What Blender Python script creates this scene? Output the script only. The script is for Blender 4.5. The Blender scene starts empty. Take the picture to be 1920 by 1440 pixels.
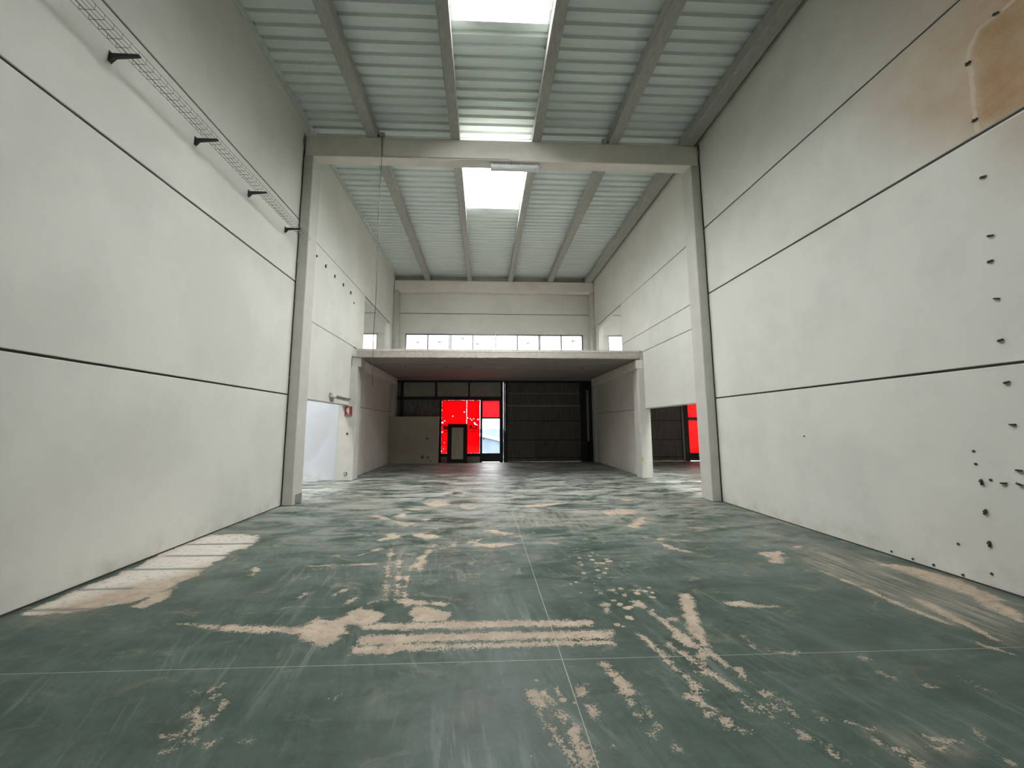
import bpy, bmesh, math, random
import numpy as np
from mathutils import Vector, Matrix

random.seed(4)
SC = bpy.context.scene
COL = SC.collection

# ------------------------------------------------------------------ camera
F_PX, CX, CY = 753.229, 939.936, 702.395
YAW, PITCH, ROLL = 0.0429697, 0.126298, -0.00148592
EYE = Vector((0, 0, 1.6))
_f = Vector((math.sin(YAW) * math.cos(PITCH), math.cos(YAW) * math.cos(PITCH), math.sin(PITCH)))
_r0 = Vector((math.cos(YAW), -math.sin(YAW), 0))
_u0 = _r0.cross(_f)
_r = _r0 * math.cos(ROLL) + _u0 * math.sin(ROLL)
_u = _u0 * math.cos(ROLL) - _r0 * math.sin(ROLL)
cam = bpy.data.cameras.new('camera')
cam.sensor_fit = 'HORIZONTAL'
cam.sensor_width = 36
cam.lens = F_PX * 36 / 1920
cam.shift_x = (960 - CX) / 1920
cam.shift_y = (CY - 720) / 1920
cam.clip_start = 0.05
cam.clip_end = 500
cam_o = bpy.data.objects.new('camera', cam)
COL.objects.link(cam_o)
M = Matrix((_r, _u, -_f)).transposed().to_4x4()
M.translation = EYE
cam_o.matrix_world = M
SC.camera = cam_o

# ------------------------------------------------------------------ world, light, exposure
w = bpy.data.worlds.new('overcast_sky')
SC.world = w
w.use_nodes = True
bg = w.node_tree.nodes['Background']
# overcast sky after the CIE model: three times as bright at the zenith as at the horizon
_t = w.node_tree.nodes.new('ShaderNodeTexCoord')
_s = w.node_tree.nodes.new('ShaderNodeSeparateXYZ')
_m = w.node_tree.nodes.new('ShaderNodeMapRange')
_m.inputs[1].default_value, _m.inputs[2].default_value = 0.0, 1.0
_m.inputs[3].default_value, _m.inputs[4].default_value = 0.45, 1.35
w.node_tree.links.new(_t.outputs['Generated'], _s.inputs[0])
w.node_tree.links.new(_s.outputs[2], _m.inputs[0])
w.node_tree.links.new(_m.outputs[0], bg.inputs[1])
bg.inputs[0].default_value = (1.0, 0.98, 0.975, 1)
SC.view_settings.view_transform = 'Standard'
SC.view_settings.look = 'None'
SC.view_settings.gamma = 1
SC.view_settings.use_curve_mapping = False
SC.view_settings.exposure = 5.6
SC.cycles.use_denoising = True
SC.cycles.diffuse_bounces = 5
SC.cycles.max_bounces = 12
SC.cycles.sample_clamp_indirect = 12

# daylight openings: skylights (x0, x1, y0, y1) and the glazed strips
XL, XR, YB, YREAR = -4.08, 5.03, 18.1, -10.4
SKY_Z = 8.95
SKYLIGHTS = [(-0.56, 1.06, 3.75, 6.07), (-0.56, 1.06, 8.98, 12.04),
             (5.9, 7.9, 7.6, 12.0), (-7.3, -5.8, 6.8, 11.2)]


def portal(name, loc, rot, sx, sy):
    l = bpy.data.lights.new(name, 'AREA')
    l.shape = 'RECTANGLE'
    l.size, l.size_y = sx, sy
    l.cycles.is_portal = True
    o = bpy.data.objects.new(name, l)
    o.location, o.rotation_euler = loc, rot
    COL.objects.link(o)


for (a, b, c, d) in SKYLIGHTS:
    portal('skylight_portal', ((a + b) / 2, (c + d) / 2, SKY_Z + 0.05), (0, 0, 0), b - a, d - c)
portal('window_portal', (0.5, 18.3, 5.19), (math.radians(-90), 0, 0), 8.1, 1.1)
portal('window_portal', (9.5, 18.3, 5.19), (math.radians(-90), 0, 0), 7.4, 1.1)
portal('window_portal', (-8.5, 18.3, 5.19), (math.radians(-90), 0, 0), 7.4, 1.1)
portal('door_portal', (0.3, 18.3, 1.14), (math.radians(-90), 0, 0), 0.74, 1.5)


# ------------------------------------------------------------------ pixel helpers (1920 x 1440 frame)
def pray(x, y):
    return _f + _r * ((x - CX) / F_PX) - _u * ((y - CY) / F_PX)


def on_floor(x, y, z=0.0):
    d = pray(x, y)
    return EYE + d * ((z - EYE.z) / d.z)


def on_x(x, y, X):
    d = pray(x, y)
    return EYE + d * (X / d.x)


# ------------------------------------------------------------------ materials
MATS = {}


def new_mat(name):
    m = bpy.data.materials.new(name)
    m.use_nodes = True
    nt = m.node_tree
    nt.nodes.clear()
    out = nt.nodes.new('ShaderNodeOutputMaterial')
    MATS[name] = m
    return m, nt, out


def nd(nt, kind, **kw):
    n = nt.nodes.new(kind)
    for k, v in kw.items():
        setattr(n, k, v)
    return n


def noise(nt, scale, detail=4, rough=0.55, vec=None, dist=0.0):
    n = nd(nt, 'ShaderNodeTexNoise')
    n.inputs['Scale'].default_value = scale
    n.inputs['Detail'].default_value = detail
    n.inputs['Roughness'].default_value = rough
    n.inputs['Distortion'].default_value = dist
    if vec is not None:
        nt.links.new(vec, n.inputs['Vector'])
    return n.outputs[0]


def maprange(nt, val, a, b, c=0.0, d=1.0, smooth=False):
    n = nd(nt, 'ShaderNodeMapRange')
    if smooth:
        n.interpolation_type = 'SMOOTHSTEP'
    nt.links.new(val, n.inputs[0])
    for i, v in zip((1, 2, 3, 4), (a, b, c, d)):
        n.inputs[i].default_value = v
    return n.outputs[0]


def mth(nt, op, a, b=None, clamp=False):
    n = nd(nt, 'ShaderNodeMath', operation=op)
    n.use_clamp = clamp
    for i, v in enumerate((a, b)):
        if v is None:
            continue
        if isinstance(v, (int, float)):
            n.inputs[i].default_value = v
        else:
            nt.links.new(v, n.inputs[i])
    return n.outputs[0]


def mixc(nt, fac, a, b):
    n = nd(nt, 'ShaderNodeMix', data_type='RGBA')
    if isinstance(fac, (int, float)):
        n.inputs[0].default_value = fac
    else:
        nt.links.new(fac, n.inputs[0])
    for i, v in ((6, a), (7, b)):
        if isinstance(v, tuple):
            n.inputs[i].default_value = (*v, 1)
        else:
            nt.links.new(v, n.inputs[i])
    return n.outputs[2]


def pos(nt, scale=(1, 1, 1)):
    g = nd(nt, 'ShaderNodeNewGeometry')
    m = nd(nt, 'ShaderNodeMapping')
    m.inputs['Scale'].default_value = scale
    nt.links.new(g.outputs['Position'], m.inputs[0])
    return m.outputs[0]


def attr(nt, name):
    a = nd(nt, 'ShaderNodeAttribute', attribute_name=name)
    return a.outputs['Fac']


def finish(nt, out, color, rough=0.6, metal=0.0, spec=0.5, bump=None, bump_s=0.1, bump_d=0.01):
    b = nd(nt, 'ShaderNodeBsdfPrincipled')
    if isinstance(color, tuple):
        b.inputs['Base Color'].default_value = (*color, 1)
    else:
        nt.links.new(color, b.inputs['Base Color'])
    if isinstance(rough, (int, float)):
        b.inputs['Roughness'].default_value = rough
    else:
        nt.links.new(rough, b.inputs['Roughness'])
    b.inputs['Metallic'].default_value = metal
    b.inputs['Specular IOR Level'].default_value = spec
    if bump is not None:
        bn = nd(nt, 'ShaderNodeBump')
        bn.inputs['Strength'].default_value = bump_s
        bn.inputs['Distance'].default_value = bump_d
        nt.links.new(bump, bn.inputs['Height'])
        nt.links.new(bn.outputs[0], b.inputs['Normal'])
    nt.links.new(b.outputs[0], out.inputs[0])
    return b


def plain(name, col, rough=0.6, metal=0.0, vary=0.12, scale=6.0, spec=0.4, vscale=(1, 1, 1)):
    m, nt, out = new_mat(name)
    v = pos(nt, vscale)
    n = noise(nt, scale, 5, 0.6, v)
    dark = tuple(c * (1 - vary) for c in col)
    lite = tuple(min(1, c * (1 + vary)) for c in col)
    c = mixc(nt, maprange(nt, n, 0.3, 0.7), dark, lite)
    finish(nt, out, c, rough, metal, spec, bump=n, bump_s=0.08)
    return m


def wall_mat(name, col, stained=False):
    m, nt, out = new_mat(name)
    v = pos(nt)
    big = noise(nt, 0.7, 4, 0.6, v)
    vs = pos(nt, (2.2, 2.2, 0.35))
    run = noise(nt, 1.6, 4, 0.6, vs)
    fine = noise(nt, 70, 3, 0.7, v)
    c = mixc(nt, maprange(nt, big, 0.43, 0.57), tuple(x * 0.95 for x in col), tuple(min(1, x * 1.03) for x in col))
    c = mixc(nt, maprange(nt, run, 0.5, 0.8, 0, 0.10), c, tuple(x * 0.75 for x in col))
    c = mixc(nt, maprange(nt, fine, 0.3, 0.7, 0, 0.10), c, tuple(x * 0.7 for x in col))
    # scuffed grime along the foot of the wall
    sep = nd(nt, 'ShaderNodeSeparateXYZ')
    nt.links.new(v, sep.inputs[0])
    foot = maprange(nt, sep.outputs[2], 0.0, 0.35, 1.0, 0.0)
    foot = mth(nt, 'MULTIPLY', foot, maprange(nt, noise(nt, 3.0, 5, 0.65, v), 0.45, 0.75, 0, 0.45))
    c = mixc(nt, foot, c, (0.34, 0.28, 0.2))
    if stained:
        s = attr(nt, 'stain')
        s2 = mth(nt, 'MULTIPLY', s, maprange(nt, noise(nt, 2.2, 5, 0.6, v), 0.25, 0.75, 0.72, 1.15))
        s2 = mth(nt, 'MULTIPLY', s2, maprange(nt, fine, 0.2, 0.8, 0.85, 1.1), True)
        brown = mixc(nt, maprange(nt, noise(nt, 1.3, 3, 0.5, v), 0.35, 0.65), (0.36, 0.20, 0.08), (0.43, 0.28, 0.14))
        c = mixc(nt, s2, c, brown)
        ln = maprange(nt, mth(nt, 'ADD', attr(nt, 'tide'), maprange(nt, noise(nt, 9, 4, 0.6, v), 0.3, 0.7, -0.35, 0.25)), 0.2, 0.7, 0, 0.75, True)
        c = mixc(nt, ln, c, (0.62, 0.53, 0.41))
    finish(nt, out, c, 0.75, 0, 0.25, bump=fine, bump_s=0.06, bump_d=0.004)
    return m


WALLC = (0.70, 0.69, 0.64)
wall_mat('painted_concrete', WALLC)
wall_mat('stained_concrete', WALLC, True)
wall_mat('blue_lit_plaster', (0.64, 0.66, 0.71))  # white wall; the blue of its sky light is put into the colour
plain('joint_filler', (0.06, 0.052, 0.045), 0.9)
plain('column_concrete', (0.55, 0.535, 0.49), 0.75, vary=0.06, scale=4)
plain('beam_concrete', (0.74, 0.70, 0.63), 0.75, vary=0.06, scale=2.5)
plain('purlin_concrete', (0.37, 0.365, 0.335), 0.85, vary=0.15, scale=9, vscale=(3, 0.6, 3))
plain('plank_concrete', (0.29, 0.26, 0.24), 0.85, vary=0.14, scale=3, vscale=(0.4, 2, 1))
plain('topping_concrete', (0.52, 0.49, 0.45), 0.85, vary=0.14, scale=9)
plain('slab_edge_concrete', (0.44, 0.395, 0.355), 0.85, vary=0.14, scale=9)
plain('galvanised_sheet', (0.68, 0.75, 0.73), 0.5, 0.15, vary=0.06, scale=2.0, vscale=(0.3, 3, 1))
plain('pale_flashing', (0.55, 0.60, 0.57), 0.5, 0.1)
plain('black_steel', (0.012, 0.012, 0.013), 0.55)
plain('dark_gate_steel', (0.12, 0.105, 0.092), 0.65, vary=0.25, scale=4, vscale=(4, 4, 0.5))
plain('gate_rail_steel', (0.26, 0.235, 0.21), 0.5)
plain('grey_infill', (0.29, 0.27, 0.24), 0.8)
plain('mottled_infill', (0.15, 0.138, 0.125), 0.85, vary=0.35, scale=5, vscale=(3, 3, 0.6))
plain('partition_plaster', (0.44, 0.405, 0.33), 0.85, vary=0.08, scale=1.5)
plain('dark_grey_metal', (0.055, 0.06, 0.06), 0.5, 0.3)
plain('wire_steel', (0.16, 0.16, 0.15), 0.45, 0.6)
plain('white_enamel', (0.75, 0.76, 0.76), 0.35)
plain('light_grey_plastic', (0.50, 0.47, 0.45), 0.5)
plain('grey_metal', (0.30, 0.30, 0.29), 0.45, 0.4)
plain('black_rubber', (0.015, 0.015, 0.015), 0.6)
plain('window_aluminium', (0.22, 0.23, 0.25), 0.4, 0.4)
plain('sign_red', (0.30, 0.035, 0.03), 0.5)
plain('sign_white', (0.75, 0.68, 0.6), 0.5)
plain('print_grey', (0.012, 0.013, 0.013), 0.6)
plain('door_panel', (0.52, 0.48, 0.38), 0.7, vary=0.16, scale=5, vscale=(3, 3, 0.5))
plain('curb_white', (0.80, 0.83, 0.84), 0.6, vary=0.03)
plain('asphalt_apron', (0.16, 0.16, 0.165), 0.9)
plain('blue_cladding', (0.10, 0.135, 0.18), 0.7, vary=0.2, scale=0.8)
plain('white_verge', (0.5, 0.5, 0.5), 0.6)
plain('conduit_pale', (0.42, 0.40, 0.38), 0.5)
plain('stained_patch', (0.55, 0.42, 0.18), 0.9)


def glass(name, tint, diffuse_part, film=None):
    m, nt, out = new_mat(name)
    t = nd(nt, 'ShaderNodeBsdfTransparent')
    t.inputs[0].default_value = (*tint, 1)
    d = nd(nt, 'ShaderNodeBsdfTranslucent')
    d.inputs[0].default_value = (*(film or tint), 1)
    mx = nd(nt, 'ShaderNodeMixShader')
    mx.inputs[0].default_value = diffuse_part
    nt.links.new(t.outputs[0], mx.inputs[1])
    nt.links.new(d.outputs[0], mx.inputs[2])
    g = nd(nt, 'ShaderNodeBsdfGlossy')
    g.inputs['Roughness'].default_value = 0.05
    m2 = nd(nt, 'ShaderNodeMixShader')
    m2.inputs[0].default_value = 0.04
    nt.links.new(mx.outputs[0], m2.inputs[1])
    nt.links.new(g.outputs[0], m2.inputs[2])
    nt.links.new(m2.outputs[0], out.inputs[0])
    return m


glass('clear_glass', (0.92, 0.95, 0.95), 0.0)
glass('dimmed_glass', (0.085, 0.088, 0.09), 0.0)  # tint darkened to tone down the bright sky behind, not dust
glass('door_glass', (0.26, 0.27, 0.275), 0.0)
glass('milky_polycarbonate', (0.85, 0.88, 0.88), 0.15)
glass('red_film', (0.1, 0.0001, 0.0003), 0.95, (0.19, 0.0002, 0.0005))
glass('thick_red_film', (0.03, 0.0001, 0.0002), 0.95, (0.052, 0.0001, 0.0002))
glass('pale_red_film', (0.03, 0.0004, 0.0006), 0.95, (0.055, 0.0014, 0.002))


def floor_mat():
    m, nt, out = new_mat('worn_green_paint')
    v = pos(nt)
    big = noise(nt, 0.45, 5, 0.6, v)
    vx = pos(nt, (0.8, 1.35, 1))
    streak = noise(nt, 1.5, 6, 0.62, vx, 0.6)
    vr = nd(nt, 'ShaderNodeMapping', vector_type='TEXTURE')
    g = nd(nt, 'ShaderNodeNewGeometry')
    nt.links.new(g.outputs['Position'], vr.inputs[0])
    vr.inputs['Rotation'].default_value = (0, 0, math.radians(97))
    vr.inputs['Scale'].default_value = (2.2, 0.2, 1)
    scr = noise(nt, 2.6, 6, 0.68, vr.outputs[0], 0.4)
    fine = noise(nt, 60, 6, 0.75, v)
    edge = noise(nt, 15, 7, 0.72, v)
    speck = nd(nt, 'ShaderNodeTexVoronoi')
    speck.inputs['Scale'].default_value = 9
    nt.links.new(v, speck.inputs['Vector'])
    # paint
    mid = noise(nt, 2.2, 8, 0.72, v, 0.5)
    vr2 = nd(nt, 'ShaderNodeMapping', vector_type='TEXTURE')
    nt.links.new(g.outputs['Position'], vr2.inputs[0])
    vr2.inputs['Rotation'].default_value = (0, 0, math.radians(-66))
    vr2.inputs['Scale'].default_value = (2.4, 0.17, 1)
    scr2 = noise(nt, 2.9, 7, 0.72, vr2.outputs[0], 0.3)
    c = mixc(nt, maprange(nt, big, 0.43, 0.57), (0.0243, 0.0510, 0.0353), (0.0398, 0.0718, 0.0528))
    c = mixc(nt, maprange(nt, mid, 0.50, 0.61, 0, 0.75), c, (0.0608, 0.0946, 0.0738))
    c = mixc(nt, maprange(nt, mid, 0.47, 0.38, 0, 0.8), c, (0.0138, 0.0312, 0.0201))
    c = mixc(nt, maprange(nt, streak, 0.52, 0.63, 0, 0.5), c, (0.0697, 0.1066, 0.0841))
    m1 = maprange(nt, noise(nt, 0.8, 3, 0.5, v), 0.46, 0.60)
    m2 = maprange(nt, noise(nt, 0.9, 3, 0.5, vx), 0.50, 0.60)
    c = mixc(nt, mth(nt, 'MULTIPLY', m1, maprange(nt, scr, 0.545, 0.62, 0, 0.6)), c, (0.150, 0.180, 0.162))
    c = mixc(nt, maprange(nt, scr, 0.46, 0.37, 0, 0.45), c, (0.0162, 0.0364, 0.0224))
    c = mixc(nt, mth(nt, 'MULTIPLY', m2, maprange(nt, scr2, 0.55, 0.62, 0, 0.5)), c, (0.150, 0.178, 0.160))
    c = mixc(nt, maprange(nt, scr2, 0.45, 0.37, 0, 0.35), c, (0.0146, 0.0322, 0.0201))
    c = mixc(nt, maprange(nt, fine, 0.35, 0.7, 0, 0.3), c, (0.0243, 0.0442, 0.0322))
    # dust; the far part also carries the back floor's brighter light and sheen
    sep = nd(nt, 'ShaderNodeSeparateXYZ')
    nt.links.new(v, sep.inputs[0])
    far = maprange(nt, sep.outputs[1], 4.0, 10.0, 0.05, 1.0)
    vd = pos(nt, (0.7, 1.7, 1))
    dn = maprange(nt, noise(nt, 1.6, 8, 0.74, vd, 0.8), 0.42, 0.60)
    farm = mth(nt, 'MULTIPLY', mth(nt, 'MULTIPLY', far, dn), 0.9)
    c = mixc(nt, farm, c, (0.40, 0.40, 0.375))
    ds = attr(nt, 'dust')
    vy = pos(nt, (7, 0.55, 1))
    sn = noise(nt, 2.4, 5, 0.65, vy)
    dm = mth(nt, 'MULTIPLY', ds, maprange(nt, sn, 0.40, 0.62, 0.10, 1.0), True)
    c = mixc(nt, dm, c, (0.29, 0.255, 0.21))
    # bare concrete where the paint has come off
    br = attr(nt, 'bare')
    val = mth(nt, 'ADD', br, maprange(nt, edge, 0.35, 0.65, -0.36, 0.30))
    val = mth(nt, 'ADD', val, maprange(nt, fine, 0.35, 0.65, -0.22, 0.20))
    coarse = maprange(nt, noise(nt, 4.5, 7, 0.7, vx, 0.4), 0.40, 0.60, -0.8, 0.6)
    val = mth(nt, 'ADD', val, mth(nt, 'MULTIPLY', coarse, maprange(nt, sep.outputs[1], 3.6, 6.0, 0.12, 1.0)))
    bm_ = maprange(nt, val, -0.05, 0.07, 0, 1, True)
    # random small flakes
    fl = mth(nt, 'SUBTRACT', maprange(nt, noise(nt, 3.4, 8, 0.78, vx, 0.7), 0.568, 0.615), 0.0)
    fl = mth(nt, 'MULTIPLY', fl, maprange(nt, sep.outputs[1], 2.6, 6.0, 0.15, 0.9))
    sp = mth(nt, 'SUBTRACT', mth(nt, 'MULTIPLY', attr(nt, 'speck'), maprange(nt, edge, 0.3, 0.7, 0.12, 0.5)), speck.outputs[0])
    sp = maprange(nt, sp, -0.02, 0.05)
    allb = mth(nt, 'MAXIMUM', mth(nt, 'MAXIMUM', bm_, mth(nt, 'MULTIPLY', fl, 0.7)), sp)
    bare_c = mixc(nt, maprange(nt, noise(nt, 5, 6, 0.7, v), 0.3, 0.7), (0.31, 0.245, 0.18), (0.46, 0.375, 0.29))
    bare_c = mixc(nt, attr(nt, 'white'), bare_c, (0.56, 0.525, 0.46))
    bare_c = mixc(nt, maprange(nt, edge, 0.53, 0.62, 0, 0.55), bare_c, (0.21, 0.18, 0.145))
    c = mixc(nt, allb, c, bare_c)
    # dark scored lines
    c = mixc(nt, mth(nt, 'MULTIPLY', attr(nt, 'line'), 0.85), c, (0.10, 0.11, 0.10))
    rough = mth(nt, 'ADD', maprange(nt, streak, 0.3, 0.7, 0.36, 0.54), mth(nt, 'MULTIPLY', allb, 0.35))
    rough = mth(nt, 'ADD', rough, mth(nt, 'MULTIPLY', dm, 0.25))
    rough = mth(nt, 'ADD', rough, mth(nt, 'MULTIPLY', farm, 0.15))
    h = mth(nt, 'ADD', mth(nt, 'MULTIPLY', fine, 0.5), mth(nt, 'MULTIPLY', allb, -0.6))
    h = mth(nt, 'ADD', h, mth(nt, 'MULTIPLY', streak, 1.5))
    finish(nt, out, c, rough, 0, 0.45, bump=h, bump_s=0.22, bump_d=0.004)


floor_mat()
plain('pale_joint', (0.36, 0.34, 0.28), 0.85)
plain('dark_floor', (0.15, 0.135, 0.125), 0.5, vary=0.2, scale=3)


# ------------------------------------------------------------------ object helpers
WORLD_LOC = {}


def link(o, parent=None, loc=(0, 0, 0)):
    COL.objects.link(o)
    WORLD_LOC[o.name] = Vector(loc)
    if parent is not None:
        o.parent = parent
        o.location = Vector(loc) - WORLD_LOC[parent.name]
    else:
        o.location = loc
    return o


def tag(o, label=None, cat=None, group=None, kind=None):
    for k, v in (('label', label), ('category', cat), ('group', group), ('kind', kind)):
        if v:
            o[k] = v
    return o


def empty(name, loc, label=None, cat=None, group=None, kind=None):
    o = bpy.data.objects.new(name, None)
    o.empty_display_size = 0.1
    link(o, None, loc)
    return tag(o, label, cat, group, kind)


class MB:
    def __init__(self):
        self.v, self.f = [], []

    def box(self, x0, x1, y0, y1, z0, z1):
        n = len(self.v)
        self.v += [(x, y, z) for z in (z0, z1) for y in (y0, y1) for x in (x0, x1)]
        self.f += [tuple(n + i for i in q) for q in ((0, 2, 3, 1), (4, 5, 7, 6), (0, 1, 5, 4), (2, 6, 7, 3), (0, 4, 6, 2), (1, 3, 7, 5))]
        return self

    def prism(self, pts, axis, a, b):
        """extrude a closed 2-D outline along axis from a to b"""
        n, k = len(self.v), len(pts)
        for t in (a, b):
            for p, q in pts:
                self.v.append({'x': (t, p, q), 'y': (p, t, q), 'z': (p, q, t)}[axis])
        self.f.append(tuple(range(n, n + k)))
        self.f.append(tuple(range(n + 2 * k - 1, n + k - 1, -1)))
        for i in range(k):
            j = (i + 1) % k
            self.f.append((n + i, n + k + i, n + k + j, n + j))
        return self

    def tube(self, pts, r, seg=6):
        pts = [Vector(p) for p in pts]
        rings = []
        for i, p in enumerate(pts):
            d = (pts[min(i + 1, len(pts) - 1)] - pts[max(i - 1, 0)]).normalized()
            a = d.cross(Vector((0, 0, 1)))
            if a.length < 1e-3:
                a = d.cross(Vector((1, 0, 0)))
            a.normalize()
            b = d.cross(a)
            n = len(self.v)
            for k in range(seg):
                t = 2 * math.pi * k / seg
                self.v.append(tuple(p + a * (r * math.cos(t)) + b * (r * math.sin(t))))
            rings.append(n)
        for n0, n1 in zip(rings, rings[1:]):
            for k in range(seg):
                j = (k + 1) % seg
                self.f.append((n0 + k, n0 + j, n1 + j, n1 + k))
        self.f.append(tuple(range(rings[0], rings[0] + seg)))
        self.f.append(tuple(range(rings[-1] + seg - 1, rings[-1] - 1, -1)))
        return self

    def build(self, name, mat, parent=None, bevel=0.0, loc=None, smooth=False):
        vs = np.array(self.v, float)
        if loc is None:
            lo, hi = vs.min(0), vs.max(0)
            loc = ((lo[0] + hi[0]) / 2, (lo[1] + hi[1]) / 2, lo[2])
        me = bpy.data.meshes.new(name)
        me.from_pydata((vs - np.array(loc)).tolist(), [], self.f)
        bm = bmesh.new()
        bm.from_mesh(me)
        bmesh.ops.recalc_face_normals(bm, faces=bm.faces[:])
        if bevel:
            bmesh.ops.bevel(bm, geom=[e for e in bm.edges if e.calc_face_angle(0) > 0.6], offset=bevel, segments=1, affect='EDGES', clamp_overlap=True)
        bm.to_mesh(me)
        bm.free()
        if smooth:
            for p in me.polygons:
                p.use_smooth = True
        me.materials.append(MATS[mat])
        o = bpy.data.objects.new(name, me)
        return link(o, parent, loc)


def box(name, x0, x1, y0, y1, z0, z1, mat, parent=None, bevel=0.0):
    return MB().box(x0, x1, y0, y1, z0, z1).build(name, mat, parent, bevel)


def copy_tree(o, loc):
    c = o.copy()
    COL.objects.link(c)
    c.location = loc
    WORLD_LOC[c.name] = Vector(loc)
    for ch in list(o.children):
        k = ch.copy()
        COL.objects.link(k)
        k.parent = c
        for g in list(ch.children):
            q = g.copy()
            COL.objects.link(q)
            q.parent = k
    return c


def text_mesh(name, s, size, mat, parent, loc, mirror=False, depth=0.002):
    """flat lettering in the XZ plane facing -Y, centred on loc"""
    cu = bpy.data.curves.new(name, 'FONT')
    cu.body, cu.size, cu.extrude = s, size, depth
    cu.offset = 0.006
    cu.align_x = 'CENTER'
    cu.align_y = 'CENTER'
    t = bpy.data.objects.new(name, cu)
    COL.objects.link(t)
    dg = bpy.context.evaluated_depsgraph_get()
    me = bpy.data.meshes.new_from_object(t.evaluated_get(dg))
    bpy.data.objects.remove(t)
    for v in me.vertices:
        x, y, z = v.co
        v.co = (-x if mirror else x, -z, y)
    me.materials.clear()
    me.materials.append(MATS[mat])
    o = bpy.data.objects.new(name, me)
    return link(o, parent, loc)


def grid_mesh(name, us, vs, to3d, mat, attrs, parent=None, loc=(0, 0, 0)):
    U, V = np.meshgrid(us, vs)
    co = to3d(U.ravel(), V.ravel()) - np.array(loc)
    nu, nv = len(us), len(vs)
    me = bpy.data.meshes.new(name)
    me.vertices.add(nu * nv)
    me.vertices.foreach_set('co', co.astype(np.float32).ravel())
    i = (np.arange(nv - 1)[:, None] * nu + np.arange(nu - 1)[None, :]).ravel()
    q = np.stack([i, i + 1, i + nu + 1, i + nu], 1).astype(np.int32)
    me.loops.add(q.size)
    me.polygons.add(len(q))
    me.loops.foreach_set('vertex_index', q.ravel())
    me.polygons.foreach_set('loop_start', np.arange(0, q.size, 4, dtype=np.int32))
    me.update(calc_edges=True)
    for k, a in attrs.items():
        at = me.attributes.new(k, 'FLOAT', 'POINT')
        at.data.foreach_set('value', a.astype(np.float32).ravel())
    me.materials.append(MATS[mat])
    o = bpy.data.objects.new(name, me)
    return link(o, parent, loc)


# ------------------------------------------------------------------ worn patches of the floor (traced, then laid on the ground plane)
def Z(x0, y0, s, *polys):
    return [[(x0 + x / s, y0 + y / s) for x, y in zip(p[::2], p[1::2])] for p in polys]


BARE = []
BARE += Z(600, 940, 2.743,
          (205, 640, 230, 632, 700, 618, 1100, 612, 1400, 610, 1408, 605, 1398, 640, 1100, 645, 700, 655, 215, 664),
          (205, 700, 260, 690, 900, 672, 1500, 665, 1510, 690, 1505, 706, 1230, 706, 800, 716, 480, 725, 420, 735, 195, 740),
          (170, 748, 420, 735, 560, 734, 900, 726, 1230, 719, 1505, 714, 1520, 736, 900, 752, 420, 770, 330, 795, 350, 782, 160, 782))
BARE += Z(0, 940, 2.88, (960, 662, 1250, 668, 1600, 680, 1760, 690, 1760, 725, 1500, 712, 1250, 705, 1150, 690))
BARE += Z(560, 900, 4.364,
          (0, 1230, 60, 1180, 150, 1130, 250, 1150, 380, 1120, 440, 1070, 500, 1035, 600, 1060, 720, 1100, 620, 1170, 520, 1190, 400, 1180, 390, 1230, 330, 1290, 220, 1370, 130, 1340, 0, 1290),
          (910, 1080, 960, 1040, 1040, 1030, 1150, 1060, 1240, 1090, 1200, 1150, 1100, 1165, 960, 1165, 910, 1110),
          (685, 960, 710, 820, 730, 640, 755, 560, 775, 565, 750, 690, 732, 830, 722, 960),
          (785, 940, 805, 760, 820, 620, 838, 620, 830, 780, 815, 950),
          (850, 980, 875, 870, 890, 730, 960, 680, 1010, 610, 1100, 520, 1130, 520, 1060, 620, 990, 730, 940, 710, 905, 760, 890, 880, 870, 970),
          (770, 960, 830, 1000, 870, 970, 960, 990, 1080, 990, 1230, 1012, 1180, 1035, 1080, 1024, 880, 1030, 780, 990),
          (1030, 190, 1150, 168, 1240, 190, 1180, 217, 1060, 217), (1290, 208, 1400, 223, 1480, 198, 1420, 243, 1380, 243),
          (670, 490, 740, 428, 860, 450, 800, 482), (900, 436, 1190, 458, 1020, 488), (1130, 540, 1300, 522, 1290, 552, 1160, 557),
          (1380, 490, 1500, 480, 1490, 512, 1390, 512), (1430, 530, 1580, 518, 1820, 518, 1700, 542, 1500, 552),
          (1510, 410, 1620, 410, 1760, 438, 1700, 448), (490, 612, 600, 572, 690, 542, 660, 572, 560, 608),
          (540, 290, 640, 285, 760, 318, 910, 366, 890, 378, 760, 338, 650, 308), (270, 932, 400, 878, 418, 900, 300, 944),
          (390, 1002, 480, 946, 492, 960, 400, 1014), (770, 302, 860, 276, 870, 304), (1000, 322, 1090, 312, 1050, 334),
          (550, 1010, 770, 955, 775, 968, 560, 1018), (0, 965, 60, 915, 75, 930, 10, 978), (360, 1250, 400, 1225, 428, 1240, 400, 1265),
          (80, 700, 620, 685, 640, 695, 100, 706), (880, 230, 1040, 240, 900, 250), (860, 340, 990, 372, 960, 380))
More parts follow.
